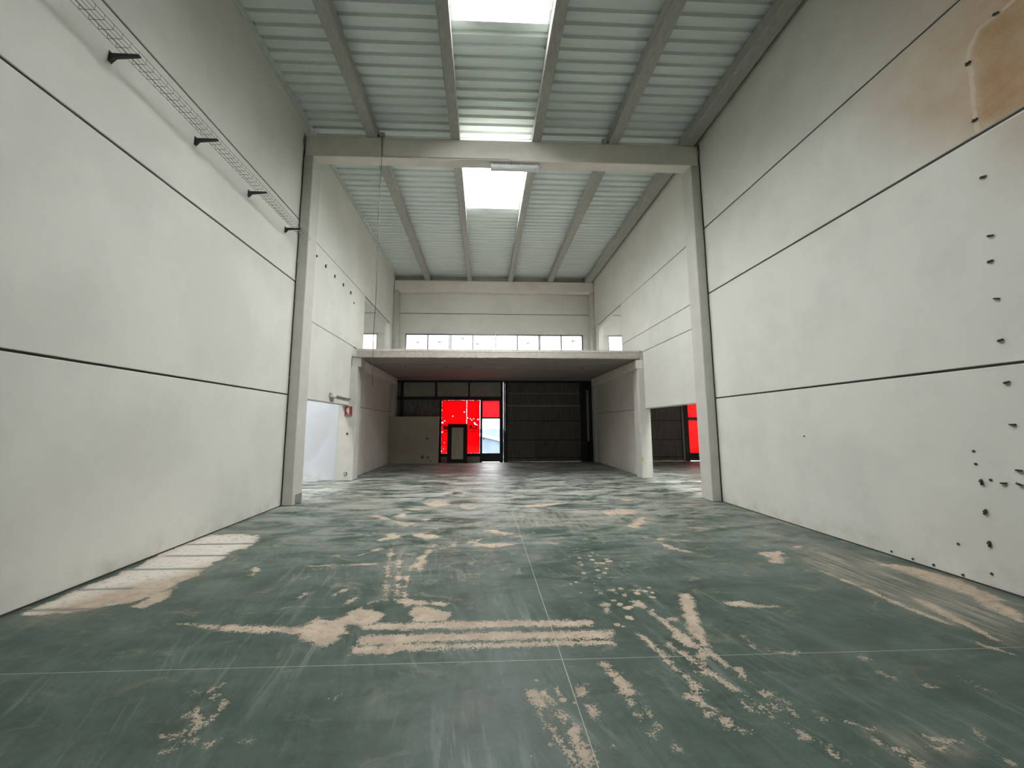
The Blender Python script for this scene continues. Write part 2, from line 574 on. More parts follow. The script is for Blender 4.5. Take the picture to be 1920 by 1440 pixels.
BARE += Z(940, 900, 4.364,
          (160, 215, 300, 188, 540, 193, 360, 217, 200, 224), (950, 152, 1110, 152, 1060, 178), (1010, 380, 1090, 340, 1180, 290, 1160, 350, 1110, 388),
          (790, 260, 940, 238, 1130, 243, 1080, 278, 900, 292), (560, 243, 720, 258, 650, 265), (1110, 438, 1350, 484, 1490, 493, 1330, 500),
          (1330, 526, 1450, 555, 1640, 605, 1480, 585, 1390, 568), (1550, 388, 1690, 392, 1630, 424), (1600, 565, 1690, 552, 1660, 575),
          (1060, 995, 1130, 985, 1200, 1050, 1330, 1140, 1440, 1220, 1560, 1300, 1500, 1330, 1400, 1290, 1400, 1240, 1180, 1060, 1090, 1020),
          (1425, 905, 1480, 930, 1540, 920, 1580, 1000, 1600, 1100, 1650, 1220, 1700, 1365, 1640, 1350, 1600, 1300, 1540, 1240, 1500, 1100, 1470, 1000),
          (1400, 1240, 1560, 1290, 1620, 1370, 1540, 1370, 1420, 1300), (1350, 1130, 1460, 1122, 1440, 1152, 1380, 1147),
          (1100, 1245, 1140, 1275, 1280, 1370, 1360, 1440, 1320, 1440, 1240, 1380), (870, 898, 930, 892, 945, 928),
          (780, 1020, 850, 1006, 910, 1006, 860, 1038), (850, 1050, 890, 1058, 870, 1088), (1790, 1010, 1920, 1000, 1920, 1025, 1840, 1022),
          (0, 432, 110, 428, 80, 450, 10, 448), (0, 515, 150, 505, 120, 525, 10, 535), (1070, 900, 1130, 895, 1120, 915))
BARE += Z(880, 1100, 3.2,
          (340, 610, 390, 620, 440, 680, 490, 740, 420, 735, 370, 680), (455, 630, 490, 650, 520, 720, 600, 780, 570, 830, 520, 760),
          (420, 755, 470, 800, 520, 880, 600, 980, 660, 1070, 610, 1060, 540, 960, 480, 860), (580, 860, 640, 830, 690, 920, 760, 1060, 700, 1070, 640, 990),
          (640, 595, 690, 590, 710, 650, 660, 660), (690, 710, 750, 705, 770, 750, 740, 790),
          (775, 450, 820, 450, 860, 510, 900, 520, 960, 590, 1010, 650, 930, 660, 880, 590, 820, 510), (930, 665, 980, 680, 1000, 730, 960, 710),
          (1000, 760, 1050, 785, 1030, 802), (1100, 838, 1155, 850, 1120, 872), (1060, 858, 1125, 878, 1095, 906), (1040, 695, 1110, 775, 1165, 855, 1140, 855, 1060, 745),
          (1000, 275, 1060, 300, 1110, 340, 1170, 400, 1250, 490, 1320, 545, 1290, 530, 1220, 490, 1130, 400, 1060, 340),
          (1145, 318, 1205, 338, 1235, 372, 1190, 354), (1230, 380, 1290, 390, 1400, 480, 1540, 560, 1660, 660, 1600, 635, 1450, 535, 1350, 515, 1400, 500, 1300, 430),
          (1370, 370, 1425, 400, 1405, 475, 1370, 445), (1380, 336, 1570, 482, 1540, 484, 1430, 404), (1560, 478, 1630, 488, 1705, 585, 1640, 545),
          (1305, 562, 1350, 562, 1405, 610, 1370, 634), (1295, 636, 1360, 646, 1465, 735, 1400, 718, 1300, 668), (1680, 666, 1740, 696, 1815, 772, 1760, 744),
          (1635, 685, 1725, 755, 1680, 740), (1415, 742, 1465, 762, 1430, 774), (1490, 798, 1560, 788, 1595, 864, 1540, 848), (1605, 846, 1685, 872, 1640, 870),
          (1500, 93, 1640, 86, 1720, 108, 1880, 116, 1700, 124, 1560, 112), (1630, 286, 1725, 368, 1700, 370), (1230, 490, 1320, 535, 1300, 545),
          (850, 960, 895, 975, 870, 990), (1220, 935, 1250, 965, 1235, 970), (510, 605, 540, 610, 550, 660, 535, 655))
BARE += Z(300, 1200, 3.2,
          (140, 455, 230, 400, 245, 480, 270, 500, 350, 420, 390, 358, 398, 372, 380, 405, 290, 495, 230, 535, 175, 580, 210, 520, 190, 470),
          (175, 312, 240, 318, 375, 262, 300, 312, 240, 330), (20, 572, 115, 566, 90, 594), (140, 600, 230, 596, 200, 618),
          (268, 620, 332, 596, 322, 628, 280, 636), (475, 600, 552, 586, 530, 618), (0, 685, 75, 656, 20, 694), (310, 345, 345, 330, 335, 360), (1025, 352, 1060, 335, 1050, 362))
BARE += Z(0, 980, 3.84,
          (120, 668, 380, 560, 620, 460, 850, 370, 1000, 300, 1180, 215, 1400, 120, 1520, 84, 1700, 82, 1860, 92, 1830, 160, 1700, 200, 1620, 250, 1500, 320, 1440, 370, 1300, 430, 1180, 500, 1000, 560, 800, 600, 560, 640, 300, 668),
          (960, 602, 1100, 520, 1280, 456, 1180, 555, 1020, 618), (1790, 380, 1840, 320, 1870, 330, 1830, 380))
BARE += Z(1400, 980, 3.692,
          (900, 285, 1100, 297, 1450, 388, 1800, 540, 1650, 535, 1400, 455, 1100, 345), (505, 330, 560, 346, 870, 470, 1100, 574, 1435, 706, 1390, 704, 1080, 586, 840, 474),
          (1130, 515, 1280, 555, 1500, 675, 1780, 830, 1700, 804, 1400, 665), (100, 208, 250, 190, 262, 282, 180, 274), (315, 138, 395, 165, 340, 170),
          (1560, 808, 1835, 908, 1640, 856), (0, 570, 240, 574, 230, 584, 0, 582), (0, 800, 65, 868, 45, 866), (1500, 420, 1920, 640, 1920, 700, 1650, 580, 1500, 470))
BARE += Z(1300, 1180, 3.097,
          (1330, 616, 1440, 636, 1552, 656, 1400, 646), (450, 132, 610, 130, 590, 148), (950, 142, 1025, 175, 1000, 180), (1085, 247, 1172, 280, 1120, 279),
          (1310, 297, 1405, 337, 1350, 329), (1510, 262, 1705, 352, 1690, 356), (560, 556, 680, 626, 742, 662, 640, 630), (780, 686, 855, 742, 820, 738),
          (875, 526, 932, 550, 905, 552), (970, 562, 1047, 576, 1000, 580), (1050, 640, 1085, 665, 1065, 664), (1150, 690, 1240, 680, 1180, 720), (1380, 690, 1480, 660, 1440, 700),
          (1260, 755, 1300, 760, 1330, 800, 1280, 800), (380, 352, 490, 460, 470, 450), (420, 355, 560, 430, 540, 428), (550, 460, 615, 525, 590, 520), (710, 485, 770, 535, 750, 530),
          (1640, 590, 1700, 640, 1680, 640), (1780, 740, 1860, 780, 1840, 785))
WHITE = Z(0, 980, 3.84, (120, 668, 380, 560, 620, 460, 850, 370, 1000, 300, 1180, 215, 1400, 120, 1520, 84, 1700, 82, 1860, 92, 1800, 160, 1500, 300, 1300, 370, 1000, 440, 850, 470, 620, 540, 300, 640))
DUST = [(p, 0.95) for p in Z(1400, 980, 3.692, (370, 195, 600, 180, 900, 255, 1200, 325, 1500, 400, 1750, 500, 1960, 620, 1960, 740, 1800, 690, 1850, 850, 1600, 720, 1430, 705, 1200, 620, 870, 480, 520, 340, 400, 270))]
DUST += [(p, 0.55) for p in Z(560, 900, 4.364, (690, 965, 740, 640, 820, 500, 910, 580, 910, 650, 870, 960), (300, 235, 420, 160, 640, 170, 660, 230), (40, 170, 640, 90, 760, 220, 100, 220))]
DUST += [(p, 0.28) for p in Z(300, 1200, 3.2, (1190, 405, 1280, 340, 1325, 370, 1240, 425), (1760, 455, 1890, 385, 1960, 420, 1880, 465), (720, 80, 800, 40, 1000, 20, 960, 50))]
DUST += [(p, 0.8) for p in Z(1300, 1180, 3.097, (1090, 622, 1300, 627, 1490, 650, 1440, 706, 1300, 720, 1170, 702))]
DUST += [(p, 0.6) for p in Z(940, 900, 4.364, (0, 390, 40, 280, 420, 235, 780, 250, 1200, 235, 1330, 330, 1100, 400, 1000, 400, 960, 330, 700, 400, 400, 390))]
DUST += [(p, 0.55) for p in Z(0, 980, 3.84, (60, 690, 560, 640, 700, 640, 560, 690, 200, 720))]
SPECK = Z(940, 900, 4.364, (620, 950, 820, 880, 1000, 850, 1380, 860, 1400, 980, 1150, 1200, 1000, 1240, 880, 1240, 760, 1100),
          (560, 600, 1000, 600, 1000, 690, 900, 800, 600, 850)) + Z(880, 1100, 3.2, (330, 600, 600, 600, 780, 1088, 560, 1088))
LINES = Z(0, 980, 3.84, (1340, 154, 1850, 146, 1850, 155, 1340, 162), (1190, 236, 1660, 232, 1660, 241, 1190, 245), (910, 333, 1500, 325, 1500, 335, 910, 344),
          (550, 480, 960, 466, 960, 478, 550, 491), (205, 625, 770, 612, 770, 626, 205, 640))


def poly_sd(P, X, Y):
    """signed distance, positive inside"""
    d2 = np.full(X.shape, 1e9)
    ins = np.zeros(X.shape, bool)
    n = len(P)
    for i in range(n):
        (x0, y0), (x1, y1) = P[i], P[(i + 1) % n]
        ex, ey = x1 - x0, y1 - y0
        t = np.clip(((X - x0) * ex + (Y - y0) * ey) / (ex * ex + ey * ey + 1e-12), 0, 1)
        d2 = np.minimum(d2, (X - x0 - t * ex) ** 2 + (Y - y0 - t * ey) ** 2)
        if y0 != y1:
            c = ((y0 > Y) != (y1 > Y)) & (X < (x1 - x0) * (Y - y0) / (y1 - y0) + x0)
            ins ^= c
    return np.where(ins, 1, -1) * np.sqrt(d2)


def floor_attrs(X, Y):
    out = {'bare': np.full(X.shape, -1.0)}
    for k in ('white', 'dust', 'speck', 'line'):
        out[k] = np.zeros(X.shape)

    def run(poly, pad, fn):
        P = [tuple(on_floor(*q))[:2] for q in poly]
        xs, ys = [q[0] for q in P], [q[1] for q in P]
        m = (X > min(xs) - pad) & (X < max(xs) + pad) & (Y > min(ys) - pad) & (Y < max(ys) + pad)
        if m.any():
            fn(m, poly_sd(P, X[m], Y[m]))

    def f_bare(m, s):
        out['bare'][m] = np.maximum(out['bare'][m], np.clip(s / 0.09 + 0.04, -1, 1))
    for p in BARE:
        run(p, 0.12, f_bare)

    def soft(key, amt, wd):
        def g(m, s):
            out[key][m] = np.maximum(out[key][m], amt * np.clip(0.5 + s / wd, 0, 1))
        return g
    for p in WHITE:
        run(p, 0.3, soft('white', 1, 0.3))
    for p, a in DUST:
        run(p, 0.3, soft('dust', a, 0.25))
    for p in SPECK:
        run(p, 0.3, soft('speck', 1, 0.4))
    for p in LINES:
        run(p, 0.1, soft('line', 1, 0.03))
    return out


# ================================================================== FLOOR
JX, JY = 0.545, 2.975
floor = tag(box('floor', -13.5, 14.5, YREAR, 18.35, -0.25, -0.0006, 'pale_joint'), kind='structure')


def slab(x0, x1, y0, y1, stepx, ybands, mat='worn_green_paint'):
    us = np.linspace(x0, x1, max(2, int((x1 - x0) / stepx) + 1))
    cuts = [y0] + [b for b, _ in ybands if y0 < b < y1] + [y1]
    vs = [np.array([y0])]
    for a, b in zip(cuts, cuts[1:]):
        st = next(s for e, s in ybands if b <= e + 1e-6)
        vs.append(np.linspace(a, b, max(2, int((b - a) / st) + 1))[1:])
    vs = np.concatenate(vs)
    U, V = np.meshgrid(us, vs)
    at = floor_attrs(U.ravel(), V.ravel())
    return grid_mesh('floor_slab', us, vs, lambda u, v: np.stack([u, v, np.zeros_like(u)], 1), mat, at, floor, ((x0 + x1) / 2, (y0 + y1) / 2, 0))


BANDS = [(1.4, 1.0), (3.4, 0.015), (6.0, 0.025), (10.0, 0.05), (30.0, 0.15)]
G = 0.0028
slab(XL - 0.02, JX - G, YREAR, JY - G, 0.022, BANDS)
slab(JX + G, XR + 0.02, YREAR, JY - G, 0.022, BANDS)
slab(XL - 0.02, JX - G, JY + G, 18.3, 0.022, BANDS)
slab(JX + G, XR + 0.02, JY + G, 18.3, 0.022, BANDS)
slab(XR + 0.04, 14.3, 4.0, 18.3, 0.5, [(30, 0.5)])
slab(-13.3, XL - 0.04, 4.0, 18.3, 0.5, [(30, 0.5)])

# ================================================================== SIDE WALLS of precast panels
YC0, YC1 = -1.0, 8.74     # frame lines
RC, GAP = 0.02, 0.013     # joint depth, half joint width


def panels(parent, side, rows, GAP=0.013):
    """rows: (y0, y1, z0, z1, material)"""
    xf = XL if side < 0 else XR
    for (y0, y1, z0, z1, mat) in rows:
        a, b, c, d = y0 + GAP * 0.4, y1 - GAP * 0.4, z0 + (GAP if z0 > 0.05 else 0), z1 - GAP
        xs = (xf - 0.1, xf) if side < 0 else (xf, xf + 0.1)
        box('panel', xs[0], xs[1], a, b, c, d, mat, parent, 0.006)


PC, ST = 'painted_concrete', 'stained_concrete'
TOP = 8.8
# left wall
mb = MB()
mb.box(-4.28, XL - RC, YREAR, 8.95, 0, TOP)                     # solid up to the frame column
mb.box(-4.28, XL - RC, 8.95, 12.5, 2.21, TOP)                   # above the low opening
mb.box(-4.28, XL - RC, 12.5, 18.3, 0, 3.95)
mb.box(-4.28, XL - RC, 12.5, 13.5, 3.95, TOP)
mb.box(-4.28, XL - RC, 13.5, 17.14, 6.02, TOP)
mb.box(-4.28, XL - RC, 17.14, 18.3, 3.95, TOP)
wl = tag(mb.build('wall_left', 'painted_concrete', loc=(-4.18, 4, 0)), kind='structure')
zl = [0, 2.247, 4.69, 6.11, TOP]
panels(wl, -1, [(YREAR, YC0, 0, TOP, PC)])
panels(wl, -1, [(YC0, YC1, a, b, PC) for a, b in zip(zl, zl[1:])])
panels(wl, -1, [(YC1, 12.5, 2.21, 4.05, PC), (YC1, 13.5, 4.05, 6.02, PC), (YC1, 18.3, 6.02, TOP, PC), (17.14, 18.3, 4.0, 6.02, PC),
                (12.5, 18.3, 0, 2.2, PC), (12.5, 18.3, 2.2, 4.0, PC)], 0.007)
# right wall
mb = MB()
mb.box(XR + RC, 5.23, YREAR, 8.95, 0, TOP)
mb.box(XR + RC, 5.23, 8.95, 12.48, 2.12, TOP)
mb.box(XR + RC, 5.23, 12.48, 18.3, 0, 3.95)
mb.box(XR + RC, 5.23, 12.48, 14.24, 3.95, TOP)
mb.box(XR + RC, 5.23, 14.24, 17.12, 6.04, TOP)
mb.box(XR + RC, 5.23, 17.12, 18.3, 3.95, TOP)
wr = tag(mb.build('wall_right', 'painted_concrete', loc=(5.13, 4, 0)), kind='structure')
panels(wr, 1, [(YREAR, YC0, 0, TOP, PC), (YC0, YC1, 0, 2.183, PC)])
panels(wr, 1, [(YC1, 12.48, 2.12, 3.92, PC), (YC1, 14.24, 3.92, 4.53, PC), (YC1, 14.24, 4.53, 6.04, PC), (YC1, 18.3, 6.04, TOP, PC), (17.12, 18.3, 4.0, 6.04, PC),
               (12.48, 18.3, 0, 2.12, PC), (12.48, 18.3, 2.12, 4.0, PC)], 0.007)
# the two panels with the rusty water stain get a finely divided face that carries the stain's outline
TIDE = [on_x(x, y, XR) for x, y in ((1960, -60), (1900, 0), (1870, 27), (1835, 55), (1818, 90), (1815, 115), (1820, 130), (1822, 160), (1828, 222), (1833, 247))]
TIDE = [(p.y, p.z) for p in TIDE]


def stain_attrs(Y, Zc):
    r = np.clip(1 - (Y - 3.1) / 2.4, 0, 1)                          # grows towards the leak
    zf = np.clip((Zc - 4.1) / 1.0 + (3.9 - Y) * 1.0, 0.12, 1)
    s = r ** 1.2 * zf * np.where(Zc > 6.085, np.clip(1 - (Zc - 6.1) / 3.5, 0, 1) * 0.85, 1.0)
    s = np.where(Zc < 4.54, 0.55 * r * np.clip((Zc - 3.5) / 1.0, 0, 1) * np.clip((3.75 - Y) / 0.5, 0, 1), s)
    inner = np.clip(poly_sd(TIDE + [(1.0, TIDE[-1][1]), (1.0, TIDE[0][1])], Y, Zc) / 0.12, 0, 1) * (Zc > 4.54)
    s = np.clip(s * 0.95 + inner * 0.28, 0, 1)
    d = np.full(Y.shape, 9.0)
    for (y0, z0), (y1, z1) in zip(TIDE, TIDE[1:]):
        ey, ez = y1 - y0, z1 - z0
        t = np.clip(((Y - y0) * ey + (Zc - z0) * ez) / (ey * ey + ez * ez), 0, 1)
        d = np.minimum(d, np.hypot(Y - y0 - t * ey, Zc - z0 - t * ez))
    return {'stain': s, 'tide': np.clip(1.15 - d / 0.028, 0, 1)}


for (z0, z1) in ((2.183, 4.54), (4.54, 6.085), (6.085, TOP)):
    box('panel', XR + 0.002, XR + 0.1, YC0 + 0.005, YC1 - 0.005, z0 + GAP, z1 - GAP, PC, wr, 0.006)
    us = np.concatenate([np.linspace(YC0 + 0.012, 2.4, 12), np.arange(2.42, 5.2, 0.02), np.linspace(5.25, YC1 - 0.012, 30)])
    vs = np.arange(z0 + GAP + 0.007, z1 - GAP - 0.006, 0.025)
    U, V = np.meshgrid(us, vs)
    grid_mesh('panel_face', us, vs, lambda u, v: np.stack([np.full_like(u, XR + 0.0005), u, v], 1), ST, stain_attrs(U.ravel(), V.ravel()), wr, (XR, 3.8, z0))
# faint rusty scrape low on the right wall
# dark sealant at the back of the joints
for side, par, lines in ((-1, wl, [(YC0, YC1, z) for z in zl[1:4]] + [(YC1, 13.5, 4.05), (YC1, 18.0, 6.02), (12.5, 18.0, 2.2)]),
                         (1, wr, [(YC0, YC1, z) for z in (2.183, 4.54, 6.085)] + [(YC1, 14.24, 3.92), (YC1, 14.24, 4.53), (YC1, 18.0, 6.04), (12.48, 18.0, 2.12)])):
    for y0, y1, z in lines:
        x = XL - RC if side < 0 else XR + RC
        box('joint_strip', x - 0.004, x + 0.004, y0 + 0.02, y1 - (0.02 if y1 < 17 else 0), z - 0.015, z + 0.015, 'joint_filler', par)
# dark strips standing in for the unlit gap where floor meets side walls
tag(box('dark_gap_left', XL - 0.001, XL + 0.006, 0.5, 8.5, 0, 0.016, 'joint_filler'), kind='structure')
tag(box('dark_gap_right', XR - 0.006, XR + 0.001, 0.5, 8.5, 0, 0.014, 'joint_filler'), kind='structure')
# rear wall
tag(box('wall_rear', XL - 0.2, XR + 0.2, YREAR - 0.2, YREAR, 0, TOP, PC), kind='structure')

# ================================================================== CONCRETE FRAME
def column(name, x0, x1, y0, y1, z1, label, mat='column_concrete'):
    e = empty(name, ((x0 + x1) / 2, (y0 + y1) / 2, 0), label, 'column')
    box('shaft', x0, x1, y0, y1, 0, z1, mat, e, 0.012)
    return e


cl = column('concrete_column', -4.075, -3.86, 8.53, 8.96, 7.64, 'tall beige concrete column beside the wire cable tray, carrying the roof beam')
box('base_plate', -3.859, -3.853, 8.66, 8.95, 0.02, 0.2, 'grey_metal', cl, 0.002)
cr = column('concrete_column', 4.82, 5.025, 8.53, 8.96, 7.64, 'tall beige concrete column between the stained wall and the low opening')
cml = column('mezzanine_column', -4.38, -3.87, 12.33, 12.8, 3.4, 'short concrete column bearing the red fire extinguisher sign')
MB().prism([(-4.05, 3.4), (-3.79, 3.4), (-3.79, 3.68), (-4.05, 3.68)], 'y', 12.36, 12.84).build('bearing_block', 'column_concrete', cml, 0.008)
cmr = column('mezzanine_column', 4.83, 5.17, 12.33, 12.8, 3.36, 'short concrete column with tan stain beside the dark neighbouring hall')
box('upper_stub', 4.915, 5.03, 12.36, 12.8, 3.36, 3.9, 'column_concrete', cmr, 0.006)
MB().prism([(4.83, 0.54), (4.86, 0.5), (4.89, 0.53), (4.885, 0.63), (4.86, 0.67), (4.83, 0.66)], 'y', 12.328, 12.331).build('tan_stain', 'stained_patch', cmr)
column('corner_column', -4.075, -3.87, 17.65, 18.09, 7.68, 'slim concrete corner column where the facade meets the cable clip wall')
column('corner_column', 4.87, 5.025, 17.65, 18.09, 7.68, 'slim concrete corner column where the facade meets the scuffed wall')

b1 = box('roof_beam', XL + 0.03, XR - 0.02, 8.53, 8.84, 7.645, 8.14, 'beam_concrete', None, 0.012)
tag(b1, 'deep beige concrete roof beam carrying the white strip lamp', 'beam')
b2 = box('roof_beam', XL + 0.03, XR - 0.02, 17.66, 18.07, 7.69, 8.14, 'beam_concrete', None, 0.012)
tag(b2, 'grey concrete roof beam on the facade above the window strip', 'beam')

# purlins
PX = [(-2.70, -2.46), (-0.79, -0.57), (1.08, 1.30), (2.89, 3.14), (4.66, 4.94)]
for bay, (y0, y1, where) in enumerate(((-1.0, 8.67, 'over the front bay'), (8.7, 17.9, 'over the rear bay'))):
    for i, (a, b) in enumerate(PX):
        t = 0.015
        o = MB().prism([(a + t, 8.145), (b - t, 8.145), (b, 8.17), (b - 0.03, 8.44), (a + 0.03, 8.44), (a, 8.17)], 'y', y0, y1).build('roof_purlin', 'purlin_concrete')
        w_ = ['grey concrete purlin between cable tray wall and skylight', 'concrete purlin along the skylight, cable tray side',
              'concrete purlin along the skylight, stained wall side', 'grey concrete purlin between skylight and stained wall',
              'wide grey concrete purlin tight against the stained wall'][i]
        tag(o, w_ + (', near side of lamp beam' if bay == 0 else ', facade side of lamp beam'), 'purlin', 'purlins ' + where)

# ================================================================== ROOF of corrugated sheets
PITCH_Y = 0.234
ceil = tag(MB().box(XL - 0.2, XR + 0.2, YREAR, YREAR + 0.05, 8.56, 8.62).build('ceiling', 'galvanised_sheet', loc=(0.5, 4, 8.5)), kind='structure')


def sheet(x0, x1, y0, y1, z=8.47, dz=0.045):
    n = max(1, round((y1 - y0) / PITCH_Y))
    p = (y1 - y0) / n
    prof = []
    for k in range(n):
        yy = y0 + k * p
        prof += [(yy, z), (yy + 0.58 * p, z), (yy + 0.70 * p, z + dz), (yy + 0.88 * p, z + dz)]
    prof.append((y1 + 0.002, z))
    top = [(y, zz + 0.004) for y, zz in reversed(prof)]
    return MB().prism(prof + top, 'x', x0, x1).build('roof_sheet', 'galvanised_sheet', ceil)


def roof_rows(x0, x1, y0, y1, skys):
    cuts = sorted({y0, y1, *[s for k in skys for s in k[2:4] if y0 < s < y1]})
    for a, b in zip(cuts, cuts[1:]):
        sk = [k for k in skys if k[2] <= a + 1e-6 and b <= k[3] + 1e-6]
        n = max(1, round((b - a) / (4 * PITCH_Y)))
        for i in range(n):
            ya, yb = a + (b - a) * i / n, a + (b - a) * (i + 1) / n
            if sk:
                sheet(x0, sk[0][0], ya, yb)
                sheet(sk[0][1], x1, ya, yb)
            else:
                sheet(x0, x1, ya, yb, 8.47 + random.uniform(-0.002, 0.002))


roof_rows(XL + 0.0, XR - 0.0, YREAR, 18.2, SKYLIGHTS[:2])
# plain decks over the neighbouring halls
for (x0, x1, sk) in ((5.2, 14.4, SKYLIGHTS[2]), (-13.4, -4.2, SKYLIGHTS[3])):
    m = MB()
    m.box(x0, sk[0], 3.9, 18.3, 8.5, 8.55).box(sk[1], x1, 3.9, 18.3, 8.5, 8.55)
    m.box(sk[0], sk[1], 3.9, sk[2], 8.5, 8.55).box(sk[0], sk[1], sk[3], 18.3, 8.5, 8.55)
    m.build('roof_deck', 'galvanised_sheet', ceil)
tr = MB().prism([(XL, 8.40), (XL + 0.025, 8.40), (XL + 0.03, 8.455), (XL + 0.09, 8.462), (XL + 0.09, 8.468), (XL, 8.468)], 'y', YREAR, 18.0).build('trim_1', 'pale_flashing')
tag(tr, kind='structure')

WH = ['square milky roof skylight on the near side of the lamp beam', 'square milky roof skylight on the facade side of the lamp beam',
      'milky roof skylight over the neighbouring hall with red glazing', 'milky roof skylight over the neighbouring hall behind the blue lit wall']
for (a, b, c, d), lab in zip(SKYLIGHTS, WH):
    e = empty('roof_skylight', ((a + b) / 2, (c + d) / 2, 8.47), lab, 'skylight')
    m = MB()
    m.box(a - 0.06, a, c - 0.06, d + 0.06, 8.475, SKY_Z).box(b, b + 0.06, c - 0.06, d + 0.06, 8.475, SKY_Z)
    m.box(a, b, c - 0.06, c, 8.475, SKY_Z).box(a, b, d, d + 0.06, 8.475, SKY_Z)
    m.build('curb', 'curb_white', e)
    # shallow vaulted glazing
    n = 8
    pr = [(a - 0.08 + (b - a + 0.16) * i / n, SKY_Z + 0.012 + 0.16 * math.sin(math.pi * i / n)) for i in range(n + 1)]
    m = MB()
    for x, z in pr:
        m.v += [(x, c - 0.08, z), (x, d + 0.08, z)]
    m.f = [(2 * i, 2 * i + 1, 2 * i + 3, 2 * i + 2) for i in range(n)]
    m.build('glazing', 'milky_polycarbonate', e)
    for yy in (c - 0.08, d + 0.08):
        m = MB()
        m.v += [(x, yy, z) for x, z in pr]
        m.f.append(tuple(range(0, n + 1)))
        m.build('end_cap', 'curb_white', e)

# ================================================================== MEZZANINE
mz = empty('mezzanine_floor', (0.5, 15.2, 3.65), 'raised concrete mezzanine floor with ragged plank edge below the window strip', 'mezzanine')
ys = [12.33, 13.53, 14.73, 15.93, 17.13, 18.08]
rng = random.Random(2)
for i, (a, b) in enumerate(zip(ys, ys[1:])):
    dz = rng.uniform(-0.006, 0.006)
    if i == 0:
        # ragged lower front arris
        m = MB()
        n = 60
        xs = [-3.92 + (4.9 + 3.92) * k / n for k in range(n + 1)]
        for x in xs:
            r = rng.random() * 0.014
            m.v += [(x, a, 3.868), (x, a, 3.70 + r), (x, a + 0.02 + r, 3.672), (x, b - 0.008, 3.672), (x, b - 0.008, 3.868)]
        for k in range(n):
            for j in range(5):
                p, q = k * 5 + j, k * 5 + (j + 1) % 5
                m.f.append((p, q, q + 5, p + 5))
        m.f += [tuple(range(5)), tuple(range(n * 5 + 4, n * 5 - 1, -1))]
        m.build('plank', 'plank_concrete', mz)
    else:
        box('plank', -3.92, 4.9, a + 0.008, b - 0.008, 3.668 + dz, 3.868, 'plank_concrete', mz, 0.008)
m = MB()
n = 120
for k in range(n + 1):
    x = -3.92 + (4.9 + 3.92) * k / n
    r = rng.random() * (0.018 if 40 < k < 75 else 0.007)
    m.v += [(x, 12.318, 3.866), (x, 12.318, 3.688 + r), (x, 12.3295, 3.688 + r), (x, 12.3295, 3.866)]
for k in range(n):
    for j in range(4):
        p, q = k * 4 + j, k * 4 + (j + 1) % 4
        m.f.append((p, q, q + 4, p + 4))
m.f += [tuple(range(4)), tuple(range(n * 4 + 3, n * 4 - 1, -1))]
m.build('edge_render', 'slab_edge_concrete', mz)
box('topping', -3.93, 4.91, 12.322, 18.08, 3.872, 3.95, 'topping_concrete', mz, 0.006)
for px, py in ((760, 687), (838, 688.5), (875, 688), (882, 688), (962, 690), (1090, 691)):
    p = on_floor(px, py, 3.66)
    MB().tube([(p.x, p.y, 3.655), (p.x, p.y, 3.68)], 0.045, 10).build('anchor_hole', 'joint_filler', mz)
for s, lab in ((-1, 'concrete beam under the mezzanine edge on the fire sign side'), (1, 'concrete beam under the mezzanine edge beside the dark neighbouring hall')):
    x0, x1 = (-4.06, -3.80) if s < 0 else (4.79, 5.02)
    tag(box('mezzanine_beam', x0, x1, 12.86 if s < 0 else 12.34, 17.64, 3.37, 3.655, 'beam_concrete', None, 0.01), lab, 'beam')

# neighbouring halls: mezzanine slabs, enclosing walls
tag(box('wall_far_right', 14.3, 14.5, 4.0, 18.3, 0, TOP, PC), kind='structure')
tag(box('wall_far_left', -13.5, -13.3, 4.0, 18.3, 0, TOP, PC), kind='structure')
tag(box('wall_near_right', 5.24, 14.5, 3.8, 4.0, 0, TOP, PC), kind='structure')
tag(box('wall_near_left', -13.5, -4.29, 3.8, 4.0, 0, TOP, PC), kind='structure')
for x0, x1, lab in ((5.24, 14.29, 'concrete mezzanine slab in the neighbouring hall with red glazing'), (-13.29, -4.29, 'concrete mezzanine slab in the neighbouring hall behind the blue lit wall')):
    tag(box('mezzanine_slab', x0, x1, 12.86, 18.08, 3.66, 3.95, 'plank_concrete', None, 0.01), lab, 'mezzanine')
tag(box('wall_blue_lit', -13.29, -4.39, 12.5, 12.66, 0, 3.6, 'blue_lit_plaster'), kind='structure')

# ================================================================== BACK WALL
mb = MB()
WZ0, WZ1 = 4.62, 5.77
HOLES = [(-3.6, 4.57), (5.75, 13.2), (-12.3, -4.85)]
mb.box(-13.4, 14.4, 18.12, 18.32, 3.62, WZ0).box(-13.4, 14.4, 18.12, 18.32, WZ1, TOP)
xs = [-13.4, -12.3, -4.85, -3.6, 4.57, 5.75, 13.2, 14.4]
for a, b in zip(xs[::2], xs[1::2]):
    mb.box(a, b, 18.12, 18.32, WZ0, WZ1)
wb = tag(mb.build('wall_back', 'painted_concrete', loc=(0.5, 18.22, 3.62)), kind='structure')
for a, b in ((XL, XR), (5.23, 14.3), (-13.3, -4.28)):
    box('joint_strip', a, b, 18.115, 18.121, 6.70, 6.74, 'joint_filler', wb)
for (a, b) in ((XL, XR), (5.23, 14.3), (-13.3, -4.28)):
    h = [k for k in HOLES if a < k[0] < b][0]
    box('panel', a, b, YB, 18.16, 6.72 + GAP, TOP, PC, wb, 0.004)
    box('panel', a, b, YB, 18.16, WZ1, 6.72 - GAP, PC, wb, 0.004)
    box('panel', a, h[0], YB, 18.16, 3.96, WZ1 - 0.012, PC, wb, 0.004)
    box('panel', h[1], b, YB, 18.16, 3.96, WZ1 - 0.012, PC, wb, 0.004)
    box('panel', h[0], h[1], YB, 18.16, 3.96, WZ0, PC, wb, 0.004)

